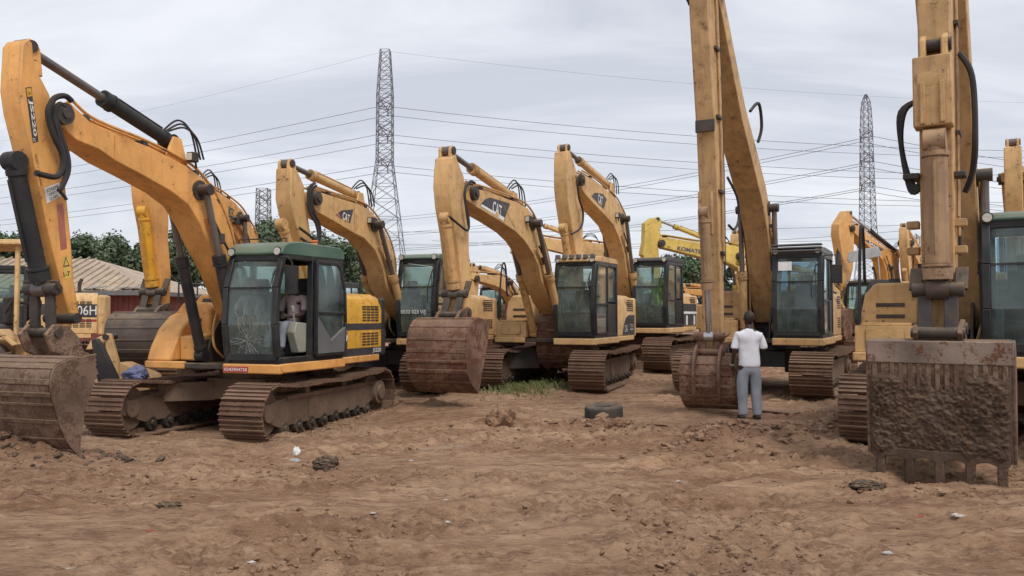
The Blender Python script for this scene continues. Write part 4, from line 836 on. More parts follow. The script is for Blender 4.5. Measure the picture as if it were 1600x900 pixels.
for k in range(41):
    y = -.61 + 1.22 * k / 40; ph = ((y + .54) / .27) % 1; ed.append((y, .15 + .075 * sin(pi * ph) ** .6))
b.prism([(-.61, .3), (.61, .3)] + ed[::-1], 3.815, 3.90, 'x'); b.build('cutting_edge', M['caked'], bkG, bevel=.006)
b = MB()   # clevis on the arm nose and cross lugs
for y in (-.11, .09): b.prism([(3.42, 4.3), (3.76, 4.3), (3.74, 4.52), (3.6, 4.6), (3.45, 4.5)], y - .02, y + .04)
b.build('clevis', M['cat'], PG['arm'], bevel=.015)
b = MB(); b.cyl((3.6, -.14, 4.48), (3.6, .16, 4.48), .07); b.build('pin', M['dark'], PG['arm'])
b = MB(); b.box((3.56, -.19, 3.6), (3.80, .17, 4.33)); b.build('arm_nose', M['catd'], PG['arm'], bevel=.015)
for y in (-.10, .08): b = MB(); b.box((3.78, y - .025, 3.62), (3.83, y + .025, 4.05)); b.build('rib', M['catd'], PG['arm'], bevel=.01)
for z in (2.62, 2.34):
    for y in (-.24, .20): b = MB(); b.box((3.40, y - .06, z - .04), (3.52, y + .06, z + .04)); b.build('lug', M['catd'], PG['arm'], bevel=.01)
for k in range(3):
    b = MB(); b.tube([(3.02 + .06 * k, .175, 6.6), (3.0 + .06 * k, .175, 4.6), (3.1 + .06 * k, .175, 3.2), (3.2 + .06 * k, .175, 2.3 + .2 * k)], .016, 6); b.build('hydraulic_pipe', M['catd' if k else 'rubber'], PG['arm'])
    b = MB(); b.tube([(5.35 + .06 * k, .175, 7.0), (5.15 + .06 * k, .175, 5.4), (5.0 + .06 * k, .175, 3.6), (5.0 + .06 * k, .175, 2.2 + .3 * k)], .017, 6); b.build('hydraulic_pipe', M['cat2' if k else 'rubber'], PF['arm'])
for z in (5.9, 4.8, 3.6, 2.6):
    b = MB(); b.box((5.0 + (z - 2.6) * .09, .15, z), (5.2 + (z - 2.6) * .09, .20, z + .06)); b.build('pipe_clamp', M['dark'], PF['arm'], bevel=.008)
    b = MB(); b.box((3.0, .15, z), (3.2, .20, z + .05)); b.build('pipe_clamp', M['dark'], PG['arm'], bevel=.008)
b = MB()
for k in range(3): b.tube([(3.3, -.18, 4.0), (3.5, -.3 - .02 * k, 3.85), (3.5, -.34, 3.5), (3.5, -.26, 3.1 - .05 * k), (3.52, -.16, 3.0)], .028, 7)
for k in range(2): b.tube([(3.1, .2, 4.5), (3.2, .32, 4.2), (3.25, .34, 3.6 - .1 * k), (3.1, .3, 3.2), (3.0, .22, 3.0)], .03, 7)
b.build('hose', M['rubber'], PG['arm'])
b = MB(); b.box((3.3, .15, 3.1), (3.5, .26, 3.16)); b.box((3.3, -.32, 3.1), (3.6, -.16, 3.16)); b.build('hose_clamp', M['dark'], PG['arm'], bevel=.01)
b = MB(); b.box((5.56, -.14, 4.55), (5.60, .17, 4.75)); b.build('bracket', M['dark'], PF['arm'], bevel=.01)
b = MB()
for y in (-.09, .09): b.box((5.46, y - .02, 2.9), (5.58, y + .02, 3.6))
b.build('cylinder_bracket', M['catd'], PF['arm'], bevel=.01)
# ---- H, I, M: machines side-on farther back
fh = Fr((9.9, 31), 75, 0)
SH = dict(body='kom', boomm='kom', tht=75, shoe=.6, gauge=2.3, roofmat='kom', boomtop=u(fh, [(1030, 377), (1034, 371), (1043, 371), (1094, 379), (1130, 381), (1149, 384), (1162, 388), (1175, 398)], .22) + [(.35, 3.0), (.2, 2.3)],
    boomlow=u(fh, [(1038, 387), (1100, 403), (1130, 407), (1147, 415), (1162, 424)], .22) + [(.85, 2.6), (.7, 2.0)], foot=FOOT, tip=fh.un(1034, 380, .22),
    arm=u(fh, [(1008, 348), (1019, 340), (1028, 344), (1034, 370), (1028, 379), (1030, 400)], .16) + [(4.5, 2.0), (4.75, 1.95)] + u(fh, [(1006, 400), (1003, 398), (1007, 377)], .16),
    cylpin=fh.un(1157, 400, .3), acyl=(fh.un(1026, 343, 0), fh.un(1120, 380, 0)), asplit=.72, rodm='chrome', bcyl=fh.un(1006, 390, 0))
SH.update(bk((4.7, 2.05)))
rootH, PH = excavator('lemon yellow excavator standing side-on behind the tall arm, dark blue letters along its boom', fh, SH, 'excavators standing side-on at the back')
fi = Fr((16.5, 34), 48, 0)
SI = dict(body='sany', boomm='sany', tht=48, shoe=.6, gauge=2.3, roofmat='cabp', boomtop=u(fi, [(1328, 352), (1332, 349), (1342, 353), (1384, 388), (1404, 400)], .22) + [(.6, 3.6), (.3, 2.6)],
    boomlow=u(fi, [(1335, 363), (1380, 406), (1386, 424)], .22) + [(1.6, 2.9), (.9, 2.0)], foot=FOOT, tip=fi.un(1332, 357, .22),
    arm=u(fi, [(1312, 350), (1325, 329), (1330, 342), (1335, 364), (1334, 400), (1333, 420)], .16) + [(5.5, 2.0), (5.8, 1.95)] + u(fi, [(1318, 408), (1311, 366)], .16),
    cylpin=fi.un(1392, 418, .3), acyl=(fi.un(1325, 333, 0), fi.un(1398, 392, 0)), asplit=.55, acm='black', rodm='chrome', bcyl=fi.un(1312, 368, 0), bcm='black')
SI.update(bk((5.7, 2.05)))
rootI, PI_ = excavator('orange excavator far right whose boom has a black badge with white letters', fi, SI, 'excavators standing side-on at the back')
fm = Fr((5.1, 33), 75, 0)
SM = lam(dict(SH), lambda r, z: (r, z + .25))
SM.update(body='cat', boomm='cat', roofmat='cabp', rodm='rod')
excavator('tan excavator behind the two middle cabs, boom reaching left', fm, SM, 'excavators standing side-on at the back')
# ---- repeats farther back, copied with their parts
index_children()
def dup(root, x, y, th, label, zg=0, group='excavators in the rows behind'):
    c = copy_tree(root); c.location = (x, y, zg); c.rotation_euler.z = -(pi / 2 + radians(th)); c['label'] = label; c['group'] = group; return c
dup(rootE, 13.9, 21.9, 33, 'excavator showing only its upper arm above the green cab roof at far right')
dup(rootE, 19.3, 37.5, 34, 'excavator far behind the orange one with its arm tip pointing up, left of the pair')
dup(rootE, 21.6, 40.5, 33, 'excavator far behind the orange one with its arm tip pointing up, right of the pair')
dup(rootE, 12.6, 40.5, 28, 'excavator far behind, its arm tip just above the lemon boom beside the tall boom')
SL = lam(dict(SD), lambda r, z: (r if r < 3 else 3 + (r - 3) * .8, 1.65 + (z - 1.65) * .66)); SL.update(rail=0, swoosh=0, roofmat='cabp', body='cat', boomm='cat')
SL['arm'] = [(4.9, 3.4), (4.5, 3.5), (4.35, 3.2), (4.6, 1.6), (4.85, 1.6), (5.0, 2.7)]; SL['tip'] = (4.65, 3.0); SL['acyl'] = ((4.7, 3.5), (3.0, 3.3)); SL.update(bk((4.75, 1.7))); SL['bcyl'] = (5.1, 3.0)
rootL, _ = excavator('low tan excavator seen through the gap left of the middle boom', Fr((-1.2, 36), 20, 0), SL, 'excavators in the rows behind')
SL2 = dict(SL); SL2.update(body='sany', boomm='sany'); rootL2, _ = excavator('low orange excavator beyond the tall arm and under the lemon boom', Fr((14.2, 46), 82, 0), SL2, 'excavators in the rows behind')
index_children()
dup(rootL, -7.6, 33, 12, 'dark-cabbed excavator seen between the open cab and the next boom')
dup(rootL, 15.3, 37, 55, 'tan excavator with low boom below the orange excavator at far right')
dup(rootL, 1.0, 33, 32, 'low tan excavator far behind, between the two middle booms')
dup(rootL, 5.6, 35, 12, 'low tan excavator far behind, just left of the lemon arm')
dup(rootL, 9.2, 29, 24, 'low tan excavator directly behind the tall arm and its boom')
rh_ = dup(rootL, 13.6, 31, 60, 'low tan excavator with its grey engine hood tipped open')
b = MB(); b.prism([(-.6, 0), (.6, .25), (.62, .36), (.5, .62), (-.58, .42), (-.66, .12)], -.03, .03)
b.bar((-.3, 0, .1), (-.5, 0, -1.4), .05); b.bar((.5, 0, .3), (.6, 0, -1.2), .04)
ho_ = b.build('open_hood', M['grey'], rh_, bevel=.02); ho_.matrix_parent_inverse = (Matrix.Translation((13.6, 31, 0)) @ Matrix.Rotation(-(pi / 2 + radians(60)), 4, 'Z')).inverted(); ho_.location = (13.25, 30.0, 3.65)
dup(rootL2, 20.5, 50, 100, 'low orange excavator farthest back, right of the tall arms')
# ---- the machine at the far left with letters on its tail
fq = Fr((-13.95, 22.4), 63, 0)
SQ = lam(dict(SD), lambda r, z: (r, 1.65 + (z - 1.65) * .6)); SQ.update(tail=.2, body='cat2', boomm='cat', rail=0, swoosh=0, tht=63, roofmat='cabp', hoodz=2.3)
rootQ, PQ = excavator('tan excavator at the left edge with a black stripe and white lettering on its tail', fq, SQ, GY)
b = MB(); b.box((-2.08, 1.2405, 1.62), (-.46, 1.246, 1.98)); b.build('black_band', M['catblk'], PQ['hood'])
b = MB(); b.box((-2.08, 1.2405, 1.50), (-.46, 1.246, 1.56)); b.build('red_band', M['red'], PQ['hood'])
text('206H', 'lettering', PQ['hood'], (-1.45, 1.247, 1.68), (-1, 0, 0), (0, 0, 1), .62, .26, M['white'])

# ---- lettering and marks
def px3(fr, x, y, pl): q = fr.un(x, y, pl); return Vector((q[0], pl, q[1]))
def ptext(s_, parent, fr, a, b_, c_, pl, mat, name='lettering', wgt=.02):
    A_, B_, C_ = px3(fr, *a, pl), px3(fr, *b_, pl), px3(fr, *c_, pl); uu = B_ - A_; vv = C_ - A_; vv = vv - uu.normalized() * vv.dot(uu.normalized())
    if uu.cross(vv).y < 0: vv = -vv
    return text(s_, name, parent, A_, uu, vv, uu.length, vv.length, mat, .006, wgt)
def pdecal(parent, fr, pts, pl, mat, name, lift=.003): return decal([px3(fr, x, y, pl) for x, y in pts], name, parent, mat, (0, 1, 0), lift)
cat_logo(PC['boom'], fc, [(524, 336), (533, 329), (552, 327), (547, 349)], [(534.5, 342.5), (545.5, 348), (535.5, 330.5)], .2)
pdecal(PC['boom'], fc, [(524.5, 336), (529, 332), (533, 342), (531, 341.5)], .2, M['pinkred'], 'logo_panel', .004)
cat_logo(PD['boom'], fd, [(750, 321), (757, 312), (765, 308.5), (797, 318), (787, 346)], [(769, 332), (783, 340.5), (771.5, 314)], .2)
pdecal(PD['boom'], fd, [(750.5, 321.2), (752.5, 319), (788, 340), (786.5, 345.5)], .2, M['white'], 'logo_panel', .005)
cat_logo(PE['boom'], fe, [(924, 307), (929, 301), (942, 303), (948, 311), (943, 327)], [(934, 316.5), (941, 322), (936, 303.5)], .2)
# orange machine
pdecal(PA['arm'], fa, [(39.5, 137), (48.5, 135.5), (60, 221), (51, 223.5)], .15, M['catblk'], 'name_plate')
pdecal(PA['arm'], fa, [(40.6, 138.5), (47.6, 137.2), (49.8, 150.2), (42.4, 151.6)], .15, M['yel'], 'name_plate', .006)
ptext('A', PA['arm'], fa, (42.2, 142.8), (43.4, 149), (47.4, 142), .15, M['catblk'], wgt=.0)
ptext('JS220', PA['arm'], fa, (43.4, 155), (50.6, 213), (50.2, 154), .15, M['white'], wgt=.03)
ptext('LC', PA['arm'], fa, (50.9, 216), (51.7, 221.5), (54.6, 215.5), .15, M['white'])
ptext('HOIST 1 TON SWL', PA['arm'], fa, (53.2, 241), (62.5, 291), (57.2, 240), .15, M['catblk'], wgt=.0)
pdecal(PA['arm'], fa, [(68.5, 294), (92, 285), (97, 305), (73, 318)], .15, M['white'], 'sticker')
ptext('XTREME', PA['arm'], fa, (73, 301), (92, 293), (71.5, 296), .15, M['catblk'], wgt=0.)
ptext('UNITY', PA['arm'], fa, (77, 306), (90, 301), (76, 302), .15, M['catblk'], wgt=0.)
ptext('GUARD', PA['arm'], fa, (78, 314), (92, 307), (77, 309), .15, M['catblk'], wgt=0.)
pdecal(PA['arm'], fa, [(88.5, 320), (98.5, 317.5), (104.5, 388), (94.5, 391)], .15, M['pinkred'], 'reflector')
pdecal(PA['arm'], fa, [(97, 401), (108, 399), (111, 434), (100, 437)], .15, M['kom'], 'warning_sticker')
pdecal(PA['arm'], fa, [(98.2, 417), (102, 400.5), (108.5, 415.5)], .15, M['catblk'], 'warning_sticker', .006)
pdecal(PA['arm'], fa, [(99.8, 415.2), (102.2, 404), (106.3, 414)], .15, M['kom'], 'warning_sticker', .008)
ptext('1-7', PA['arm'], fa, (99.5, 433), (109.5, 431), (99, 425), .15, M['catblk'])
text('JCB', 'lettering', PA['hood'], (-1.0, 1.2435, 1.28), (-1, 0, 0), (0, 0, 1), .62, .30, M['white'], .004, .03) if False else None
text('B', 'lettering', PA['hood'], (-.60, 1.2435, 1.42), (-1, 0, 0), (0, 0, 1), .2, .27, M['white'], .004, .03)
text('JS220', 'lettering', PA['hood'], (-1.72, 1.2435, 1.18), (-1, 0, 0), (0, 0, 1), .34, .10, M['white'], .004, .02)
b = MB(); b.box((1.4501, .42, 1.03), (1.454, .86, 1.115)); sk = [o for o in rootA.children if o.name.startswith('side_skirt')][0]; b.build('phone_sticker', M['red'], sk)
text('0243904738', 'lettering', sk, (1.4545, .44, 1.047), (0, 1, 0), (0, 0, 1), .40, .05, M['white'], .002, .01)
text('0533 023 V/J', 'lettering', PC['cab'], (1.492, .42, 1.68), (0, 1, 0), (0, 0, 1), .6, .11, M['white'], .004, .02)
pdecal(PB['boom'], fb, [(357, 322), (366, 328), (366, 345), (357, 339)], .2, M['catblk'], 'badge')
ptext('JCB', PB['boom'], fb, (358, 337), (365.4, 342), (358, 326), .2, M['yel'])
ptext('KOMATSU', PH['boom'], fh, (1058, 391), (1101, 398), (1059, 384.5), .2, M['bluet'], wgt=.03)
pdecal(PI_['boom'], fi, [(1351, 375), (1357, 375.5), (1381, 390), (1373, 394)], .2, M['catblk'], 'badge')
ptext('SANY', PI_['boom'], fi, (1357.5, 380.5), (1373, 392), (1359, 376.5), .2, M['white'], wgt=.02)
# E: tail with white labels, dark band
b = MB(); b.box((-2.08, 1.2405, 1.2), (-.5, 1.246, 1.85)); b.build('black_band', M['catblk'], PE['hood'])
b = MB(); b.box((-2.08, 1.2405, 1.55), (-.5, 1.25, 1.62)); b.build('white_band', M['white'], PE['hood'])
for x in (-.75, -1.7): b = MB(); b.box((x - .2, 1.2405, 1.22), (x, 1.25, 1.5)); b.build('white_label', M['white'], PE['hood'])
# cracked windscreen of A
b = MB(); rnd = random.Random(4); cx_, cz_ = .72, 1.50
zc = lambda v: Vector((1.405 + (v.z - 1.26) / .48 * .07 + .012 if v.z < 1.74 else 1.482 - (v.z - 1.74) * .055 + .01, min(1.27, max(.53, v.y)), min(2.25, max(1.30, v.z))))
cx_ = .84
for k in range(58):
    a = rnd.uniform(0, 2 * pi); r0 = rnd.uniform(.0, .16); L_ = rnd.uniform(.05, .42) ; pr0 = None; r = r0
    while r < r0 + L_:
        p = zc(Vector((0, cx_ + r * cos(a), cz_ + r * sin(a) * 1.1)))
        if pr0 is not None and (p - pr0).length > .004: b.bar(pr0, p, .0032 if k % 3 else .005, .002)
        pr0 = p; a += rnd.gauss(0, .07); r += rnd.uniform(.03, .07)
for k in range(22):
    a = rnd.uniform(0, 2 * pi); r = rnd.uniform(.05, .22); p0 = zc(Vector((0, cx_ + r * cos(a), cz_ + r * sin(a)))); a2 = a + rnd.uniform(.2, .5); r2 = r * rnd.uniform(.85, 1.15); p1_ = zc(Vector((0, cx_ + r2 * cos(a2), cz_ + r2 * sin(a2)))); b.bar(p0, p1_, .003, .002)
b.build('glass_cracks', M['grey'], PA['cab'], smooth=0)
# mirror at A's front pillar, beacon and roof rails
b = MB(); b.box((1.30, 1.40, 2.20), (1.34, 1.60, 2.62)); b.tube([(1.38, 1.35, 2.75), (1.36, 1.46, 2.74), (1.32, 1.51, 2.66), (1.32, 1.51, 2.6)], .014, 6); b.cyl((1.34, 1.50, 2.34), (1.345, 1.50, 2.34), .045); b.build('mirror', M['black'], PA['cab'], bevel=.01)
b = MB(); b.tube([(1.0, .34, 3.0), (1.0, .34, 3.07), (1.0, 1.2, 3.07), (1.0, 1.2, 3.0)], .012, 6, False); b.tube([(.1, .34, 3.02), (.1, .34, 3.09), (.1, 1.2, 3.09), (.1, 1.2, 3.02)], .012, 6, False); b.build('roof_rail', M['dark'], PA['cab'])
b = MB(); b.cyl((-.1, 1.0, 3.0), (-.1, 1.0, 3.14), .075, .065, 16); b.cyl((-.1, 1.0, 2.98), (-.1, 1.0, 3.02), .09, n=16); b.build('beacon', M['amber'], PA['cab'])
b = MB()
for y in np.linspace(.36, 1.18, 6): b.box((1.28, y - .05, 2.93), (1.4, y + .05, 3.03))
b.build('roof_bumper', M['greyp'], PD['cab'], bevel=.015)
b = MB()
for z in (2.9, 2.96, 3.02): b.box((1.22, .30, z), (1.48, 1.25, z + .03))
b.build('roof_visor', M['greyp'], PF['cab'], bevel=.008)
b = MB(); b.box((1.35, 1.42, 2.25), (1.40, 1.62, 2.62)); b.tube([(1.36, 1.26, 2.8), (1.37, 1.5, 2.8), (1.37, 1.52, 2.6)], .013, 6); b.build('mirror', M['black'], PF['cab'], bevel=.01)
b = MB(); b.box((1.425, .42, 2.52), (1.43, .68, 2.70)); b.build('paper_notice', M['white'], PF['cab'])
# lime vest hanging in E's cab
b = MB(); vv = []; ff_ = []
for i in range(12):
    for j in range(14):
        y = .66 + .48 * i / 11 * (1 - .25 * abs(j / 13 - .6)); z = 1.78 + .78 * j / 13; x = .85 + .05 * sin(i * 1.7) + .04 * sin(j * 1.1 + i); w_ = 1 - .45 * max(0, j / 13 - .7) / .3; y = .9 + (y - .9) * w_; vv.append((x, y, z))
for i in range(11):
    for j in range(13): a = i * 14 + j; ff_.append((a, a + 14, a + 15, a + 1))
b.add(vv, ff_); ve = b.build('hi_vis_vest', M['vest'], None, smooth=60); sm = ve.modifiers.new('solid', 'SOLIDIFY'); sm.thickness = .02
ve.matrix_world = Matrix.Translation((fe.C[0], fe.C[1], fe.zg)) @ Matrix.Rotation(-(pi / 2 + fe.th), 4, 'Z'); tag(ve, 'lime high-visibility vest hanging inside the dark cab', 'vest')
# ------------------------------------------------------------------ buildings, trees, pylons and wires
def shed():
    r = empty('shed', (-16, 35, 0)); tag(r, 'dull red sheet-metal shed with a tan hipped roof, behind the left machines', 'shed')
    b = MB(); x = -29.0
    while x < 0: b.box((x, .02, 0), (x + .12, .06, 2.75)); x += .24
    b.box((-29, 0.04, 0), (0, 8, 2.75)); b.build('wall', M['redwall'], r)
    b = MB(); A_ = [(-29.6, -.6, 2.72), (.5, -.6, 2.72), (.5, 8.6, 2.72), (-29.6, 8.6, 2.72), (-29.6, 4, 4.55), (-4.4, 4, 4.45)]
    b.add(A_, [(0, 1, 5, 4), (1, 2, 5), (2, 3, 4, 5), (0, 4, 3), (0, 3, 2, 1)]); 
    for k in range(70):
        x = -29.4 + k * .42; t = 1 if x < -4.4 else max(.05, 1 - (x + 4.4) / 4.9)
        b.bar((x, -.6, 2.735), (x, -.6 + 4.6 * t, 2.735 + 1.80 * t), .05, .05)
    ro = b.build('roof', M['roof'], r, smooth=0)
    b = MB(); b.box((-29.6, -.63, 2.55), (.5, -.6, 2.74)); b.box((.5, -.63, 2.55), (.53, 8.6, 2.74)); b.build('fascia', M['greyp'], ro)
    b = MB(); rr = random.Random(2)
    for k in range(16):
        x = rr.uniform(-9, 0); b.bar((x, -.2 - rr.random() * .4, 2.86), (x + rr.uniform(.4, 1.4), -.3 - rr.random() * .3, 2.86 + rr.uniform(0, .08)), .16, .03)
    b.build('loose_boards', M['grey'], ro)
    b = MB(); b.box((-3.1, -.005, 1.0), (-2.2, .018, 2.5)); b.build('door', M['redwall'], r)
    b = MB(); b.box((-2.0, -.01, 1.35), (-1.82, .015, 2.35)); b.box((-2.12, -.01, 1.6), (-2.0, .015, 1.75)); b.build('white_mark', M['white'], r)
shed()
def leaf_mesh(seed, n=6500, rx=2.6, rz=2.6, leaf=.17):
    rr = random.Random(seed); b = MB(); cl = []
    for k in range(20):
        a = rr.uniform(0, 2 * pi); q = rr.uniform(.2, .95); z = rr.uniform(-.75, .95); w = sqrt(max(.15, 1 - z * z))
        cl.append((Vector((cos(a) * rx * q * w, sin(a) * rx * q * w, z * rz)), rr.uniform(.4, .95)))
    for i in range(n):
        c, r = rr.choice(cl); d = Vector((rr.gauss(0, 1), rr.gauss(0, 1), rr.gauss(0, 1))).normalized(); p = c + d * r * (rr.uniform(.5, 1.05) if rr.random() < .82 else rr.uniform(1.05, 1.6)) * Vector((1, 1, .8)).length / 1.6
        n1_ = (d + Vector((rr.gauss(0, .6), rr.gauss(0, .6), rr.gauss(0, .6) + .4))).normalized(); a = n1_.orthogonal().normalized(); a.rotate(Matrix.Rotation(rr.uniform(0, 6), 3, n1_)); e_ = n1_.cross(a); s_ = leaf * rr.uniform(.5, 1.25)
        b.add([p - a * s_ - e_ * s_ * .5, p + a * s_ * .2 - e_ * s_ * .6, p + a * s_ + e_ * s_ * .3, p - a * s_ * .3 + e_ * s_ * .7], [(0, 1, 2, 3)])
    return b
def trunk_mb(seed, h, rx):
    rr = random.Random(seed); b = MB(); b.tube([(0, 0, -.3), (.08, 0, h * .3), (-.05, .05, h * .62)], [.26, .2, .14], 9)
    for k in range(7):
        a = k * .9 + rr.random(); z0_ = h * rr.uniform(.3, .6); b.tube([(0, 0, z0_), (cos(a) * rx * .35, sin(a) * rx * .35, z0_ + h * .12), (cos(a) * rx * .7, sin(a) * rx * .7, z0_ + h * .26)], [.11, .07, .03], 6)
    return b
TV = []
for k in range(4):
    h = 7.0; rx = (2.9, 2.4, 3.2, 2.1)[k]; rz = (2.3, 2.8, 2.0, 2.7)[k]; cm = leaf_mesh(10 + k, rx=rx, rz=rz).mesh('crown', M['leaf' if k % 2 == 0 else 'leaf2'], 0)
    TV.append((trunk_mb(20 + k, h, rx).mesh('trunk', M['bark'], 40), cm, h, rx, rz))
trees = [(-14, 352, 62, 0, 'broad tree at the far left edge, beyond the canopy'), (50, 372, 66, 2, 'low tree left of the leaning dark cylinder'), (128, 372, 64, 1, 'narrow tree just right of the nearest arm, above the shed roof'), (175, 372, 60, 3, 'tree with ragged top above the end of the shed roof'),
         (215, 384, 66, 2, 'low tree filling the gap left of the hidden orange arm'), (300, 362, 62, 0, 'broad tree seen through the orange boom arch'), (352, 388, 70, 2, 'low tree behind the orange boom foot'), (420, 352, 60, 1, 'tall tree above the green cab roof'),
         (462, 372, 66, 0, 'broad tree behind the open-door cab'), (508, 370, 62, 3, 'narrow tree under the third boom arch, left one'), (548, 378, 62, 1, 'narrow tree under the third boom arch, right one'), (585, 400, 78, 2, 'low tree near the foot of the big pylon'),
         (88, 378, 68, 3, 'tree partly hidden behind the nearest arm'), (192, 378, 69, 0, 'dense tree right above the corner of the tan shed roof'), (248, 380, 72, 1, 'tree between the hidden orange arm and the orange arch'), (272, 372, 66, 3, 'tree just inside the left of the orange arch'), (388, 376, 70, 0, 'tree between the orange booms and the green cab roof'),
         (525, 384, 74, 0, 'tree below the third boom, behind its neighbours'), (1062, 402, 74, 0, 'broad tree under the lemon boom, leftmost of its row'), (1096, 396, 80, 2, 'low tree under the lemon boom beside the tall arm'), (1140, 392, 76, 1, 'narrow tree between the tall arm and its boom'), (1172, 404, 82, 0, 'broad tree behind the tall boom')]
for px, yt, d, k, lb in trees:
    tm, cm, h, rx, rz = TV[k]; x = (px - 800) / 1250 * d; ztop = EYE + (494 - yt) * d / 1250 + .3; sc = ztop / (h * .62 + rz * 2 - .3)
    r = empty('broadleaf_tree', (x, d, 0), px * .7); r.scale = (sc, sc, sc); tag(r, lb, 'tree', 'trees behind the yard')
    for nm, me, z in (('trunk', tm, 0), ('crown', cm, h * .62 + rz - .7)): o = bpy.data.objects.new(nm, me); COL.objects.link(o); o.parent = r; o.location.z = z
# far-off wood along the horizon: nobody could count it
b = MB(); rr = random.Random(5)
for i in range(26000):
    x = rr.uniform(-210, 230); y = 210 + rr.uniform(0, 26); hh = 6.0 + 3.2 * float(vn(x * .06, 0, 4)) * 2 + 2.2 * float(vn(x * .22, 3, 6)); z = hh * (1 - rr.random() ** 2.2); s_ = rr.uniform(.5, 1.0)
    a = rr.uniform(0, pi); n_ = Vector((cos(a), sin(a), rr.uniform(-.2, .9))).normalized(); t = n_.orthogonal().normalized(); e_ = n_.cross(t); p = Vector((x, y, z))
    b.add([p - t * s_ - e_ * s_ * .6, p + t * s_ * .3 - e_ * s_ * .7, p + t * s_ + e_ * s_ * .4, p - t * s_ * .3 + e_ * s_ * .8], [(0, 1, 2, 3)])
o = b.build('distant_wood', M['leaf2'], None, smooth=0); tag(o, 'low far-off line of trees along the horizon', 'wood', kind='stuff')

def pylon(x, y, levels, label, rz=0, r=.058):
    """levels: list of (z, half width)"""
    root = empty('power_pylon', (x, y, 0), rz); tag(root, label, 'pylon', 'lattice power pylons')
    b = MB()
    def w(z): return float(np.interp(z, [l[0] for l in levels], [l[1] for l in levels]))
    z = 0; zs = [0]; top = levels[-1][0]
    while z < top - .5: z = min(top, z + max(1.5, w(z) * 1.25)); zs.append(z)
    cs = [(1, 1), (1, -1), (-1, -1), (-1, 1)]
    for i in range(len(zs) - 1):
        a, c = zs[i], zs[i + 1]; wa, wc = w(a), w(c)
        for k in range(4):
            p, q = cs[k], cs[(k + 1) % 4]
            b.bar((p[0] * wa, p[1] * wa, a), (p[0] * wc, p[1] * wc, c), r * 2)
            b.bar((p[0] * wa, p[1] * wa, a), (q[0] * wc, q[1] * wc, c), r * 1.2); b.bar((q[0] * wa, q[1] * wa, a), (p[0] * wc, p[1] * wc, c), r * 1.2)
            b.bar((p[0] * wc, p[1] * wc, c), (q[0] * wc, q[1] * wc, c), r * 1.2)
    b.build('lattice_body', M['galv'], root, smooth=0)
    return root
def crossarm(root, z, L, w, r=.07):
    b = MB()
    for s_ in (1, -1):
        for sx in (1, -1): b.bar((sx * w, s_ * w, z), (0, s_ * L, z + .2), r * 1.5); b.bar((sx * w, s_ * w, z + 1.6), (0, s_ * L, z + .25), r * 1.5)
        b.bar((0, s_ * L, z + .2), (0, s_ * L, z - .9), r * 2.2)
    b.build('crossarm', M['galv'], root, smooth=0)
def wire(p, q, sag, r=.05):
    b = MB(); P = [Vector(p).lerp(Vector(q), t) - Vector((0, 0, sag * 4 * t * (1 - t))) for t in np.linspace(0, 1, 22)]; b.tube(P, r, 5, False)
    o = b.build('power_line', M['wire']); return o
p1 = pylon(-20.8, 130, [(0, 4.4), (27, 1.25), (38, 1.2), (45.4, .75)], 'tallest and nearest lattice pylon, rising behind the third boom')
for z in (36, 31.5, 26.5): crossarm(p1, z, 3.0, 1.2)
p3 = pylon(71.4, 160, [(0, 2.6), (20, 1.2), (40, .85), (44.5, .7), (46.6, .08)], 'slender pointed lattice pylon between the two tall booms', r=.055)
for z in (38, 33, 28): crossarm(p3, z, 2.6, .95, .08)
p2 = pylon(-90.5, 290, [(0, 5.5), (28, 2.3), (48, 2.0)], 'small distant lattice pylon above the green cab roof', r=.13)
for z in (44, 38, 32): crossarm(p2, z, 4.5, 2.0, .12)
k = 0
def wl(o, lb): tag(o, lb, 'power line', 'overhead power lines')
for i, z in enumerate((36, 31.5, 26.5)):
    for j, s_ in enumerate((-1, 1)):
        pos = ('highest', 'middle', 'lowest')[i] + ' pair, ' + ('front', 'back')[j] + ' wire'
        wl(wire((-20.8, 130 + 3 * s_, z - .7), (150, 158 + 3 * s_, z - 1.5), 3.2, .036), f'dark wire running right from the big pylon, {pos}')
        wl(wire((-20.8, 130 + 3 * s_, z - .7), (-260, 262 + 3 * s_, z + 1), 3.5, .036), f'dark wire running left from the big pylon, {pos}')
for i, z in enumerate((38, 33, 28)):
    for j, s_ in enumerate((-1, 1)):
        pos = ('highest', 'middle', 'lowest')[i] + ' pair, ' + ('front', 'back')[j] + ' wire'
        wl(wire((71.4, 160 + 2.6 * s_, z - .7), (-120, 330 + 4 * s_, z + 2), 6, .05), f'thin wire falling left from the pointed pylon, {pos}')
        wl(wire((71.4, 160 + 2.6 * s_, z - .7), (210, 215 + 3 * s_, z), 3, .05), f'thin wire running right from the pointed pylon, {pos}')
wl(wire((-20.8, 130, 45.2), (150, 158, 44), 3, .015), 'faint topmost earth wire right of the big pylon')
wl(wire((-20.8, 130, 45.2), (-260, 262, 47), 4, .015), 'faint topmost earth wire left of the big pylon')
for i, (xa, ya, za, xb, yb, zb) in enumerate(((-60, 210, 24, 260, 240, 36), (-60, 214, 21, 260, 244, 32), (20, 180, 17, 240, 300, 46), (-30, 300, 30, 250, 210, 20), (10, 260, 16, 260, 230, 14))):
    wl(wire((xa, ya, za), (xb, yb, zb), 3, .055), ('long thin wire rising right across the sky between the pylons, upper', 'long thin wire rising right between the pylons, lower', 'steeply rising thin wire behind the tall boom', 'thin wire sinking right behind the slender pylon', 'lowest nearly level wire behind the slender pylon')[i])
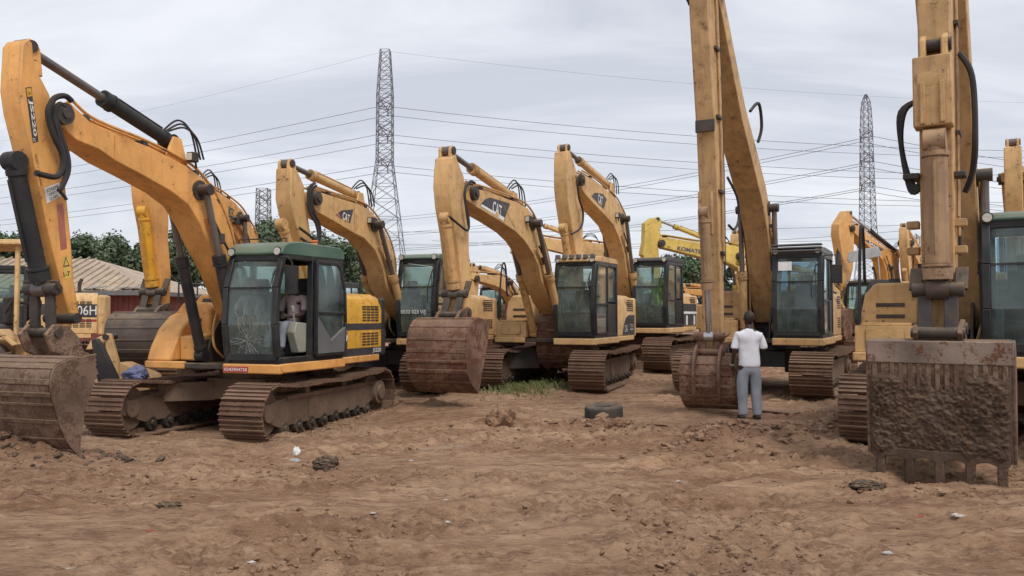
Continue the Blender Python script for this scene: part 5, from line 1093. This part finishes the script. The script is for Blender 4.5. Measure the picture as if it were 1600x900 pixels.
for i, (z, y) in enumerate(((10.5, 250), (12.2, 255), (15.5, 262), (24, 300))):
    wl(wire((-220, y + 20, z + 2), (260, y, z), 2.5, .07), 'thin low distant wire near the horizon, ' + ('lowest', 'second from bottom', 'third from bottom', 'topmost of the low four')[i])

# ------------------------------------------------------------------ backhoe loader with canopy and loose machine parts, far left
def loader():
    r = empty('backhoe_loader', (-9.55, 14.9, 0), radians(8)); tag(r, 'tan loader with a flat canopy and big dark wheel, cut by the left edge', 'loader')
    b = MB(); b.prism([(-2.6, .75), (-2.6, 1.35), (-.9, 1.5), (-.7, 1.3), (.55, 1.25), (.6, .7)], -.42, .42); b.box((-2.6, -.4, 1.35), (-1.0, .4, 1.62)); b.build('body', M['cat2'], r, bevel=.04)
    for s_ in (1, -1):
        b = MB(); y0_, y1_ = (.55, .95) if s_ > 0 else (-.95, -.55)
        b.prism([(-.72, 1.2), (-.5, 1.42), (.45, 1.42), (.72, 1.15), (.66, 1.12), (.42, 1.34), (-.46, 1.34), (-.66, 1.15)], y0_, y1_); b.build('fender', M['cat2'], r, bevel=.015)
    b = MB(); b.box((-.75, -1.0, 2.93), (.85, 1.0, 3.0)); b.box((-.8, -1.04, 2.90), (.9, -.98, 2.97)); cp = b.build('canopy', M['cat2'], r, bevel=.02)
    b = MB()
    for x in (-.6, .7):
        for y in (-.9, .9): b.bar((x, y, 1.3), (x, y, 2.93), .07)
    b.build('canopy_post', M['cat2'], cp, bevel=.01)
    for x, rad, w in ((0, .62, .4), (-2.1, .45, .3)):
        for s_ in (1, -1):
            b = MB(); yc = s_ * .75; n = 36; pr_ = [(.0, .55), (.03, .9), (.12, 1.0), (.5, 1.02), (.88, 1.0), (.97, .9), (1, .55)]
            for i in range(n):
                for j, (a, q) in enumerate(pr_): t = 2 * pi * i / n; rq = rad * q * (1 + (.03 if (i % 2 and 1 < j < 5) else 0)); b.v.append((x + rq * cos(t), yc + (a - .5) * w, rad + rq * sin(t)))
            for i in range(n):
                for j in range(len(pr_) - 1): a0 = i * 7 + j; a1 = ((i + 1) % n) * 7 + j; b.f.append([a0, a1, a1 + 1, a0 + 1]); b.m.append(0)
            wo = b.build('wheel', M['tyre'], r); b = MB(); b.cyl((x, yc - w * .35, rad), (x, yc + w * .35, rad), rad * .56, n=24); b.build('rim', M['cat2'], wo)
    b = MB(); b.box((-.3, -.25, 1.3), (.25, .25, 1.5)); b.box((.15, -.25, 1.5), (.28, .25, 2.0)); b.build('seat', M['seat'], r, bevel=.05)
    b = MB(); b.prism([(.62, .9), (.62, 1.55), (.95, 1.7), (1.15, 1.5), (1.05, 1.1), (.8, .8)], -.35, -.15); b.prism([(.62, .9), (.62, 1.55), (.95, 1.7), (1.15, 1.5), (1.05, 1.1), (.8, .8)], .15, .35); b.cyl((.95, -.4, 1.5), (.95, .4, 1.5), .1, n=16); b.box((.5, -.5, .8), (.7, .5, 1.35)); b.build('backhoe_mount', M['cat'], r, bevel=.02)
    b = MB(); b.tube([(.6, -.3, 1.4), (.9, -.45, 1.9), (.6, -.5, 2.1), (.3, -.45, 1.7)], .03); b.tube([(.6, -.2, 1.4), (.8, -.3, 1.8), (.5, -.35, 1.9)], .025); b.build('hose', M['rubber'], r)
loader()
def P2(px, py, d): return ((px - 800) / 1250 * d, EYE + (494 - py) * d / 1250)
def loose(name, pts, d, th, mat, label, cat_, bev=.015):
    Q = [P2(a, b_, d) for a, b_ in pts]; cx = sum(q[0] for q in Q) / len(Q); b = MB(); b.prism([(q[0] - cx, q[1]) for q in Q], -th / 2, th / 2)
    o = b.build(name, mat, None, bevel=bev); o.location = (cx, d, 0); tag(o, label, cat_); return o, cx
la = empty('loader_arm', (P2(190, 0, 13.9)[0], 13.9, 0)); tag(la, 'pale yellow detached loader arm with a pin hole, behind the left track', 'machine part'); lx = P2(190, 0, 13.9)[0]
def lp(pts, y0_, y1_, nm, mt):
    b = MB(); b.prism([(P2(a, c, 13.9)[0] - lx, P2(a, c, 13.9)[1]) for a, c in pts], y0_, y1_); return b.build(nm, mt, la, bevel=.015)
lp([(140, 546), (148, 532), (172, 521), (177, 530), (170, 536), (150, 546)], -.12, .12, 'upper_link', M['cat2'])
lp([(170, 524), (174, 520), (181, 522), (194, 566), (192, 640), (176, 640), (180, 575)], -.16, -.08, 'side_plate', M['cat2'])
lp([(162, 530), (168, 524), (180, 572), (176, 600), (168, 585)], -.06, .14, 'web_plate', M['catd'])
lp([(186, 566), (196, 566), (240, 584), (246, 592), (226, 640), (186, 640)], -.1, .3, 'foot', M['cat2'])
b = MB(); q = P2(174, 526, 13.9); b.cyl((q[0] - lx, -.2, q[1]), (q[0] - lx, .16, q[1]), .05); b.build('pin', M['dark'], la)
o, _ = loose('rubber_mat', [(146, 532), (153, 528), (160, 536), (186, 588), (194, 645), (168, 645), (156, 590)], 13.3, .12, M['rubber'], 'black rubber mat leaning behind the big bucket', 'mat')

# ------------------------------------------------------------------ people
def skin(name, J, E_, mat, root='pelvis', sub=2, extra=None, parent=None):
    names = list(J); me = bpy.data.meshes.new(name); me.from_pydata([J[n][0] for n in names], [(names.index(a), names.index(b_)) for a, b_ in E_], [])
    o = bpy.data.objects.new(name, me); COL.objects.link(o); m = o.modifiers.new('skin', 'SKIN'); sv = me.skin_vertices[0].data
    for i, n in enumerate(names): r = J[n][1]; sv[i].radius = r if isinstance(r, tuple) else (r, r); sv[i].use_root = (n == root)
    m.use_smooth_shade = True; s_ = o.modifiers.new('sub', 'SUBSURF'); s_.levels = sub; s_.render_levels = sub
    dg = bpy.context.evaluated_depsgraph_get(); nm = bpy.data.meshes.new_from_object(o.evaluated_get(dg)); o.modifiers.clear(); o.data = nm; nm.materials.clear(); nm.materials.append(mat)
    if extra:
        bm = bmesh.new(); bm.from_mesh(nm); extra(bm); bm.to_mesh(nm); bm.free()
    nm.shade_smooth()
    if parent: o.parent = parent
    return o
import bmesh
def head_fn(c, s_=1.0, face=(0, 1)):
    def f(bm):
        R = Matrix.Rotation(atan2(face[1], face[0]) - pi / 2, 4, 'Z')
        def sph(p, r, sc):
            g = bmesh.ops.create_uvsphere(bm, u_segments=20, v_segments=14, radius=r); v = g['verts']
            bmesh.ops.scale(bm, vec=sc, verts=v); 
            bmesh.ops.translate(bm, vec=p, verts=v); bmesh.ops.transform(bm, matrix=Matrix.Translation(c) @ R @ Matrix.Scale(s_, 4), verts=v); return v
        sph((0, 0, .03), .1, (.78, .95, 1.0)); sph((0, .03, -.055), .07, (.82, .9, .9)); sph((0, .098, -.005), .018, (.8, 1, 1.5)); sph((0, .088, -.045), .018, (1.3, .5, .4))
        for s in (1, -1): sph((s * .079, -.005, 0), .028, (.35, .8, 1.1)); sph((s * .03, .083, .02), .012, (1, .6, .7))
    return f
def fingers(J, E_, palm, tag_, d, side, curl):
    """five fingers rooted in the palm: d = pointing direction, side = towards the thumb, curl = bending direction"""
    d = Vector(d).normalized(); s_ = Vector(side).normalized(); c = Vector(curl).normalized(); p = Vector(palm)
    for i, (o_, L_) in enumerate(((.030, .068), (.010, .075), (-.010, .070), (-.030, .055))):
        a = p + s_ * o_ + d * .035; m = a + (d * .8 + c * .35).normalized() * L_ * .5; t = m + (d * .45 + c * .85).normalized() * L_ * .5
        for n, q, r in ((f'{tag_}f{i}a', a, .0095), (f'{tag_}f{i}b', m, .0085), (f'{tag_}f{i}c', t, .007)): J[n] = (tuple(q), r)
        E_ += [(tag_ + 'palm', f'{tag_}f{i}a'), (f'{tag_}f{i}a', f'{tag_}f{i}b'), (f'{tag_}f{i}b', f'{tag_}f{i}c')]
    a = p + s_ * .038 + d * .0; m = a + (s_ * .6 + d * .6 + c * .4).normalized() * .035; t = m + (d + c * .6).normalized() * .028
    for n, q, r in ((tag_ + 'tha', a, .012), (tag_ + 'thb', m, .010), (tag_ + 'thc', t, .008)): J[n] = (tuple(q), r)
    E_ += [(tag_ + 'palm', tag_ + 'tha'), (tag_ + 'tha', tag_ + 'thb'), (tag_ + 'thb', tag_ + 'thc')]
def man():
    x, y = 3.68, 12.45; z = gz(x, y); r = empty('person', (x, y, max(gz(x - .1, y), gz(x + .12, y), gz(x, y + .1)) - .005), radians(-4)); r.scale = (.95, .95, .94); tag(r, 'man seen from behind in a white T-shirt and grey trousers', 'person')
    J = dict(pelvis=((0, 0, .93), (.15, .10)), spine=((0, .0, 1.12), (.13, .09)), chest=((0, -.005, 1.30), (.155, .10)), nb=((0, 0, 1.43), (.06, .05)), neck=((.005, .01, 1.515), .058), headb=((.01, .02, 1.57), .06))
    E_ = [('pelvis', 'spine'), ('spine', 'chest'), ('chest', 'nb'), ('nb', 'neck'), ('neck', 'headb')]
    for s_, t in ((-1, 'l'), (1, 'r')):
        J[t + 'hip'] = ((s_ * .095, 0, .86), .09); J[t + 'knee'] = ((s_ * .105, .015, .49), .058); J[t + 'ank'] = ((s_ * .11, -.01, .10), .038); J[t + 'heel'] = ((s_ * .112, -.02, .05), .035); J[t + 'toe'] = ((s_ * .135, .15, .035), .032)
        E_ += [('pelvis', t + 'hip'), (t + 'hip', t + 'knee'), (t + 'knee', t + 'ank'), (t + 'ank', t + 'heel'), (t + 'heel', t + 'toe')]
        J[t + 'sh'] = ((s_ * .18, 0, 1.405), .056); E_ += [('nb', t + 'sh'), (t + 'sh', t + 'el'), (t + 'el', t + 'wr'), (t + 'wr', t + 'palm')]
    J['lel'] = ((-.235, -.03, 1.13), .042); J['lwr'] = ((-.26, .05, .89), .028); J['lpalm'] = ((-.255, .075, .83), (.035, .018))
    J['rel'] = ((.265, .0, 1.14), .042); J['rwr'] = ((.19, .23, 1.19), .028); J['rpalm'] = ((.165, .29, 1.215), (.035, .018))
    fingers(J, E_, (-.255, .085, .80), 'l', (0, .1, -1), (0, 1, 0), (1, 0, 0)); fingers(J, E_, (.155, .30, 1.225), 'r', (-.4, .6, .5), (-.2, -.3, 1), (-1, -.2, 0))
    b = skin('body', J, E_, M['skin'], extra=head_fn((.01, .02, 1.65), 1.08, (-.15, 1)), parent=r)
    T = dict(hem=((0, 0, .84), (.188, .138)), pelvis=((0, 0, 1.06), (.182, .13)), chest=((0, 0, 1.27), (.19, .13)), yoke=((0, 0, 1.385), (.185, .125)), nb=((0, 0, 1.45), (.13, .11)), nt=((0, 0, 1.505), (.08, .08)))
    TE = [('hem', 'pelvis'), ('pelvis', 'chest'), ('chest', 'yoke'), ('yoke', 'nb'), ('nb', 'nt')]
    for s_, t in ((-1, 'l'), (1, 'r')):
        T[t + 'a'] = ((s_ * .175, 0, 1.375), .074); T[t + 'b'] = ((s_ * .222, -.01, 1.25), .066); T[t + 'c'] = ((s_ * .235, -.012, 1.18), .064); T[t + 'd'] = ((s_ * .237, -.012, 1.16), .064); TE += [('yoke', t + 'a'), (t + 'a', t + 'b'), (t + 'b', t + 'c'), (t + 'c', t + 'd')]
    def folds(bm):
        for v in bm.verts:
            p = v.co; n = v.normal; k = float(vn(p.x * 9 + p.z * 4, p.z * 5 - p.x * 5, 3)) + .6 * float(vn(p.x * 22, p.z * 9 + p.y * 9, 5)); v.co = p + n * k * .022
    skin('t_shirt', T, TE, M['tee'], parent=b, sub=3, extra=folds)
    T = dict(pelvis=((0, 0, .90), (.158, .12)), top=((0, 0, .94), (.13, .09))); TE = [('pelvis', 'top')]
    for s_, t in ((-1, 'l'), (1, 'r')):
        for n, p, q in (('h', (s_ * .085, 0, .80), .108), ('k', (s_ * .105, .012, .49), .094), ('m', (s_ * .112, -.005, .25), .084), ('a', (s_ * .115, -.012, .10), .076), ('e', (s_ * .115, -.012, .065), .076)): T[t + n] = (p, q)
        TE += [('pelvis', t + 'h'), (t + 'h', t + 'k'), (t + 'k', t + 'm'), (t + 'm', t + 'a'), (t + 'a', t + 'e')]
    skin('trousers', T, TE, M['pants'], parent=b, sub=3, extra=folds)
    for s_ in (-1, 1):
        m = MB(); m.prism([(-.09, 0), (.20, 0), (.205, .03), (.12, .07), (-.02, .085), (-.085, .07)], -.042, .042, 'x')
        m = MB(); m.add([], []); m.prism([(-.07, 0), (.19, 0), (.195, .03), (.11, .065), (-.02, .08), (-.07, .065)], s_ * .125 - .042, s_ * .125 + .042, 'x'); m.build('shoe', M['black'], b, bevel=.02)
    m = MB(); m.box((.10, .33, 1.19), (.165, .342, 1.33)); m.build('phone', M['black']) if False else None
    ph = MB(); ph.box((-.035, -.005, -.07), (.035, .005, .07)); po = ph.build('phone', M['black'], None, bevel=.004); po.location = (x + .13, y + .33, .04 + 1.17); po.rotation_euler = (.3, 0, .5); tag(po, 'dark phone held in front of the man in white', 'phone')
    m = MB(); m.cyl((-.26, .045, .905), (-.26, .055, .885), .035, n=14); m.build('wristwatch', M['grey'], b)
man()
def operator():
    r = empty('person', (0, 0, 0)); mw = Matrix.Translation((fa.C[0], fa.C[1], fa.zg)) @ Matrix.Rotation(-(pi / 2 + fa.th), 4, 'Z') @ Matrix.Translation((.30, .89, 1.66)); r.matrix_world = mw
    tag(r, 'seated operator in a faded pink shirt inside the open cab', 'person')
    J = dict(pelvis=((0, 0, .04), (.11, .15)), spine=((-.03, 0, .22), (.09, .13)), chest=((-.03, 0, .40), (.10, .155)), nb=((-.01, 0, .53), (.07, .085)), neck=((0, 0, .60), .052), headb=((.02, 0, .66), .055))
    E_ = [('pelvis', 'spine'), ('spine', 'chest'), ('chest', 'nb'), ('nb', 'neck'), ('neck', 'headb')]
    for s_, t in ((-1, 'l'), (1, 'r')):
        J[t + 'hip'] = ((.08, s_ * .09, .02), .085); J[t + 'knee'] = ((.47, s_ * .13, .08), .06); J[t + 'ank'] = ((.56, s_ * .13, -.32), .04); J[t + 'toe'] = ((.70, s_ * .13, -.37), .033)
        J[t + 'sh'] = ((-.02, s_ * .18, .48), .055); J[t + 'el'] = ((.08, s_ * .24, .24), .042); J[t + 'wr'] = ((.32, s_ * .14, .20), .028); J[t + 'palm'] = ((.38, s_ * .10, .21), (.018, .035))
        E_ += [('pelvis', t + 'hip'), (t + 'hip', t + 'knee'), (t + 'knee', t + 'ank'), (t + 'ank', t + 'toe'), ('nb', t + 'sh'), (t + 'sh', t + 'el'), (t + 'el', t + 'wr'), (t + 'wr', t + 'palm')]
        fingers(J, E_, (.39, s_ * .095, .21), t, (.9, -s_ * .3, -.1), (0, -s_ * .3, 1), (0, -s_, -.3))
    b = skin('body', J, E_, M['skin'], extra=head_fn((.03, 0, .73), 1.0, (1, 0)), parent=r)
    T = dict(pelvis=((0, 0, .05), (.13, .165)), spine=((-.03, 0, .22), (.115, .155)), chest=((-.03, 0, .40), (.12, .175)), nb=((-.01, 0, .53), (.08, .095)), nt=((0, 0, .565), (.06, .07))); TE = [('pelvis', 'spine'), ('spine', 'chest'), ('chest', 'nb'), ('nb', 'nt')]
    for s_, t in ((-1, 'l'), (1, 'r')): T[t + 'a'] = ((-.02, s_ * .18, .48), .075); T[t + 'b'] = ((.05, s_ * .225, .31), .068); T[t + 'c'] = ((.06, s_ * .23, .28), .068); TE += [('nb', t + 'a'), (t + 'a', t + 'b'), (t + 'b', t + 'c')]
    skin('shirt', T, TE, M['pinkshirt'], parent=b)
    T = dict(pelvis=((0, 0, .03), (.125, .16)), top=((-.01, 0, .09), (.12, .15))); TE = [('pelvis', 'top')]
    for s_, t in ((-1, 'l'), (1, 'r')):
        for n, p, q in (('h', (.10, s_ * .09, .02), .10), ('k', (.47, s_ * .13, .08), .08), ('a', (.55, s_ * .13, -.26), .062), ('e', (.555, s_ * .13, -.29), .062)): T[t + n] = (p, q)
        TE += [('pelvis', t + 'h'), (t + 'h', t + 'k'), (t + 'k', t + 'a'), (t + 'a', t + 'e')]
    skin('trousers', T, TE, M['pants'], parent=b)
    for s_ in (-1, 1): m = MB(); m.box((.50, s_ * .13 - .042, -.42), (.75, s_ * .13 + .042, -.34)); m.build('shoe', M['black'], b, bevel=.02)
operator()

# ------------------------------------------------------------------ things lying on the ground
def put(px, py): d = EYE * 1250 / (py - 494); x = (px - 800) / 1250 * d; return x, d, gz(x, d)
x, y, z = put(943, 650)
b = MB(); n, m_n = 56, 14
for i in range(n):
    t = 2 * pi * i / n
    for j in range(m_n):
        a = 2 * pi * j / m_n; pr_ = .105; cx = .235 + .085 * cos(a) * (1.0) ; hz_ = .105 * (1 if sin(a) > 0 else 1) * sin(a)
        cx = .225 + .09 * np.sign(cos(a)) * abs(cos(a)) ** .6; hz_ = .11 * np.sign(sin(a)) * abs(sin(a)) ** .6
        if cos(a) > .5: cx += .008 * (1 if (i // 2 + (1 if sin(a) > 0 else 0)) % 2 else -1) - (.012 if abs(sin(a)) < .2 else 0)
        b.v.append((cx * cos(t), cx * sin(t), .11 + hz_))
for i in range(n):
    for j in range(m_n): b.f.append([i * m_n + j, ((i + 1) % n) * m_n + j, ((i + 1) % n) * m_n + (j + 1) % m_n, i * m_n + (j + 1) % m_n]); b.m.append(0)
o = b.build('tyre', M['tyre'], None, smooth=50); o.location = (x, y, z - .01); o.rotation_euler = (.03, -.03, 0); tag(o, 'dusty black tyre lying flat on the dirt', 'tyre')
def plank(px, py, L_, w, rot, lb, tilt=0):
    x, y, z = put(px, py); b = MB(); b.box((-L_ / 2, -w / 2, 0), (L_ / 2, w / 2, .03)); o = b.build('plank', M['wood'], None, bevel=.005); o.location = (x, y, z + .015); o.rotation_euler = (.04, tilt, rot); tag(o, lb, 'plank', 'loose planks')
plank(1212, 648, .75, .22, -.9, 'short wide plank beside the standing man'); plank(1190, 644, .5, .12, -.4, 'narrow plank just right of the man\'s feet', .05); plank(692, 700, .62, .18, .35, 'thin weathered board in the open dirt in front of the left machine')
plank(535, 600, 1.1, .1, 1.2, 'pale plank leaning behind the nearest machine', -.5)
def crumple(name, px, py, s_, mat, lb, cat_, seed, zz=None, loc=None, amp=.35):
    if loc: x, y, z = loc
    else: x, y, z = put(px, py)
    bm = bmesh.new(); bmesh.ops.create_icosphere(bm, subdivisions=4, radius=1); rr = random.Random(seed); o_ = rr.uniform(0, 90)
    for v in bm.verts:
        p = v.co.copy(); f = 1 + amp * 2 * float(vn(p.x * 1.7 + o_, p.y * 1.7 + p.z * 1.3, seed)) + amp * .9 * abs(float(vn(p.x * 4 + o_, p.z * 4 + p.y * 3.1, seed + 1))) * 2 + amp * .4 * float(vn(p.y * 9 + o_, p.z * 9 + p.x * 7, seed + 3))
        v.co = Vector((p.x * f * s_[0], p.y * f * s_[1], max(-.02, (p.z * f + .6) * s_[2])))
    me = bpy.data.meshes.new(name); bm.to_mesh(me); bm.free(); me.shade_smooth(); me.set_sharp_from_angle(angle=radians(28)); me.materials.append(mat); o = bpy.data.objects.new(name, me); COL.objects.link(o); o.location = (x, y, z); tag(o, lb, cat_); return o
crumple('plastic_bag', 0, 0, (.17, .13, .13), M['bluebag'], 'crumpled blue plastic bag on the left track of the nearest machine', 'bag', 5, loc=(-6.0, 12.75, .63))
crumple('plastic_bag', 466, 706, (.035, .035, .075), M['white'], 'white plastic bag stuck in the dirt by the front of the track', 'bag', 7)
crumple('plastic_bag', 461, 717, (.06, .04, .03), M['grey'], 'flattened pale blue-grey bag just below the white one', 'bag', 8)
crumple('stone', 512, 730, (.13, .1, .09), M['darkclod'], 'dark angular stone in the open dirt below the track', 'stone', 9)
crumple('stone', 783, 662, (.18, .12, .16), M['clod'], 'large brown stone behind the open ground at centre', 'stone', 11)
crumple('stone', 1352, 758, (.14, .1, .05), M['darkclod'], 'flat dark lump beside the left tooth of the mud-caked bucket', 'stone', 12)
crumple('stone', 271, 792, (.09, .05, .03), M['darkclod'], 'small blackish lump in the left foreground', 'stone', 13)
crumple('stone', 965, 672, (.10, .07, .07), M['clod'], 'brown clod just below the lying tyre', 'stone', 14)
litter = [(1302, 656, .035, 'bluebag', 'small blue scrap in the dirt right of the planks'), (1283, 684, .07, 'white', 'flat white scrap on the right end of the heap'), (1324, 690, .05, 'white', 'white crumpled scrap by the right machine\'s track'), (1490, 803, .06, 'white', 'white plastic scrap below the mud-caked bucket'),
          (1432, 800, .03, 'red', 'tiny red scrap in the right foreground'), (643, 720, .04, 'white', 'small white block in the centre-left dirt'), (697, 777, .035, 'white', 'white chip in the middle foreground'), (585, 802, .03, 'white', 'tiny white chip left of centre foreground'), (120, 874, .07, 'white', 'flat white scrap at the lower left'), (397, 885, .035, 'white', 'white chip at the bottom left of centre'), (700, 811, .035, 'white', 'white chip below the middle of the dirt'),
          (1182, 684, .04, 'white', 'pale chip on the heap below the man'), (1058, 750, .035, 'white', 'pale chip at the lower edge of the heap'), (240, 833, .025, 'red', 'tiny red scrap in the left foreground'), (1234, 682, .03, 'white', 'white chip on the heap right of the man'), (1380, 878, .045, 'white', 'white scrap near the bottom right edge'), (1026, 672, .05, 'grey', 'grey scrap right of the tyre'), (860, 643, .03, 'white', 'white chip left of the tyre')]
for i, (px, py, s_, mt, lb) in enumerate(litter):
    s_ *= .72; o = crumple('litter', px, py, (s_, s_ * .6, s_ * .3), M['scrap' if mt == 'white' else mt], lb, 'litter', 30 + i); o['group'] = 'scraps of litter on the dirt'
# clods: uncountable
def clods(name, n, region, size, mat, lb, seed):
    rr = random.Random(seed); b = MB(); base = []
    for k in range(6):
        bm = bmesh.new(); bmesh.ops.create_icosphere(bm, subdivisions=1, radius=1)
        base.append(([v.co * rr.uniform(.6, 1.25) for v in bm.verts], [[v.index for v in f.verts] for f in bm.faces])); bm.free()
    P = [q for q in (region(rr) for i in range(n)) if abs(q[0] - 3.66) > .32 or abs(q[1] - 12.25) > .5]; n = len(P); zz = ght(np.array([p[0] for p in P]), np.array([p[1] for p in P]))
    for i in range(n):
        s_ = size[0] * (size[1] / size[0]) ** (rr.random() ** 4.2); vs, fs = base[i % 6]; R = Matrix.Rotation(rr.uniform(0, 6.3), 3, 'Z') @ Matrix.Rotation(rr.uniform(-.6, .6), 3, 'X'); sc = Vector((rr.uniform(.7, 1.5), rr.uniform(.7, 1.2), rr.uniform(.4, .8)))
        p = Vector((P[i][0], P[i][1], zz[i] + s_ * .12)); b.add([p + R @ (Vector((v.x * sc.x, v.y * sc.y, v.z * sc.z)) * s_) for v in vs], fs)
    o = b.build(name, mat, None, smooth=25); tag(o, lb, 'earth', kind='stuff')
def reg_heap(rr):
    k = rr.random()
    if k < .5: u_, v_ = rr.gauss(0, .75), rr.gauss(0, .33); return 4.5 + u_, 11.3 + v_ + u_ * .25
    if k < .85: u_, v_ = rr.gauss(0, .8), rr.gauss(0, .28); return 2.8 + u_ * .8 - v_ * .6, 10.1 + u_ * .6 + v_ * .73
    return 1.3 + rr.gauss(0, .5), 12 + rr.gauss(0, .35)
clods('earth_clods', 2600, reg_heap, (.012, .085), M['clod'], 'loose reddish-brown clods heaped in front of the man', 1)
clods('dark_earth_clods', 900, lambda rr: (-6.1 + rr.gauss(0, 1.0), 9.35 + rr.gauss(0, .3)), (.012, .085), M['darkclod'], 'dark clods piled under the near bucket', 2)
def reg_all(rr):
    while True:
        y = 4.6 * (22 / 4.6) ** rr.random(); x = rr.uniform(-.72, .72) * y
        if rr.random() < max(.03, float(fbm(x * .7, y * 1.1, 3, 21)) * 3.2 + .1): return x, y
clods('scattered_clods', 15000, reg_all, (.004, .034), M['clod'], 'small clods and pebbles scattered over the dirt', 3)
clods('track_side_clods', 700, lambda rr: ((lambda t: (-3.6 + 1.3 * t + rr.gauss(0, .3), 11.0 + 4.4 * t + rr.gauss(0, .3)))(rr.random())), (.012, .06), M['clod'], 'clods along the near track of the open-cab machine', 4)
clods('bucket_side_clods', 500, lambda rr: (4.4 + rr.gauss(0, .9), 8.0 + rr.gauss(0, .35)), (.012, .05), M['clod'], 'clods around the teeth of the mud-caked bucket', 6)
# weeds
b = MB(); rr = random.Random(9)
for i in range(650):
    cx_, cy_ = rr.choice(((.1, 17.6), (.5, 18.2), (.9, 17.9), (.3, 16.8), (1.1, 18.6), (-.1, 17.2), (.0, 18.5))); x = cx_ + rr.gauss(0, .30); y = cy_ + rr.gauss(0, .3); h = rr.uniform(.04, .17); a = rr.uniform(0, 6.3); w = .012
    lx_, ly_ = cos(a) * h * .5, sin(a) * h * .5; b.add([(x - w, y, 0), (x + w, y, 0), (x + lx_ + w * .6, y + ly_, h), (x + lx_ * 1.5, y + ly_ * 1.5, h * 1.05)], [(0, 1, 2, 3)])
zz = ght(np.array([v[0] for v in b.v]), np.array([v[1] for v in b.v])); b.v = [(v[0], v[1], v[2] + float(q) - .01) for v, q in zip(b.v, zz)]
o = b.build('weeds', M['grass'], None, smooth=0); tag(o, 'green weeds under the middle machine', 'weeds', kind='stuff')
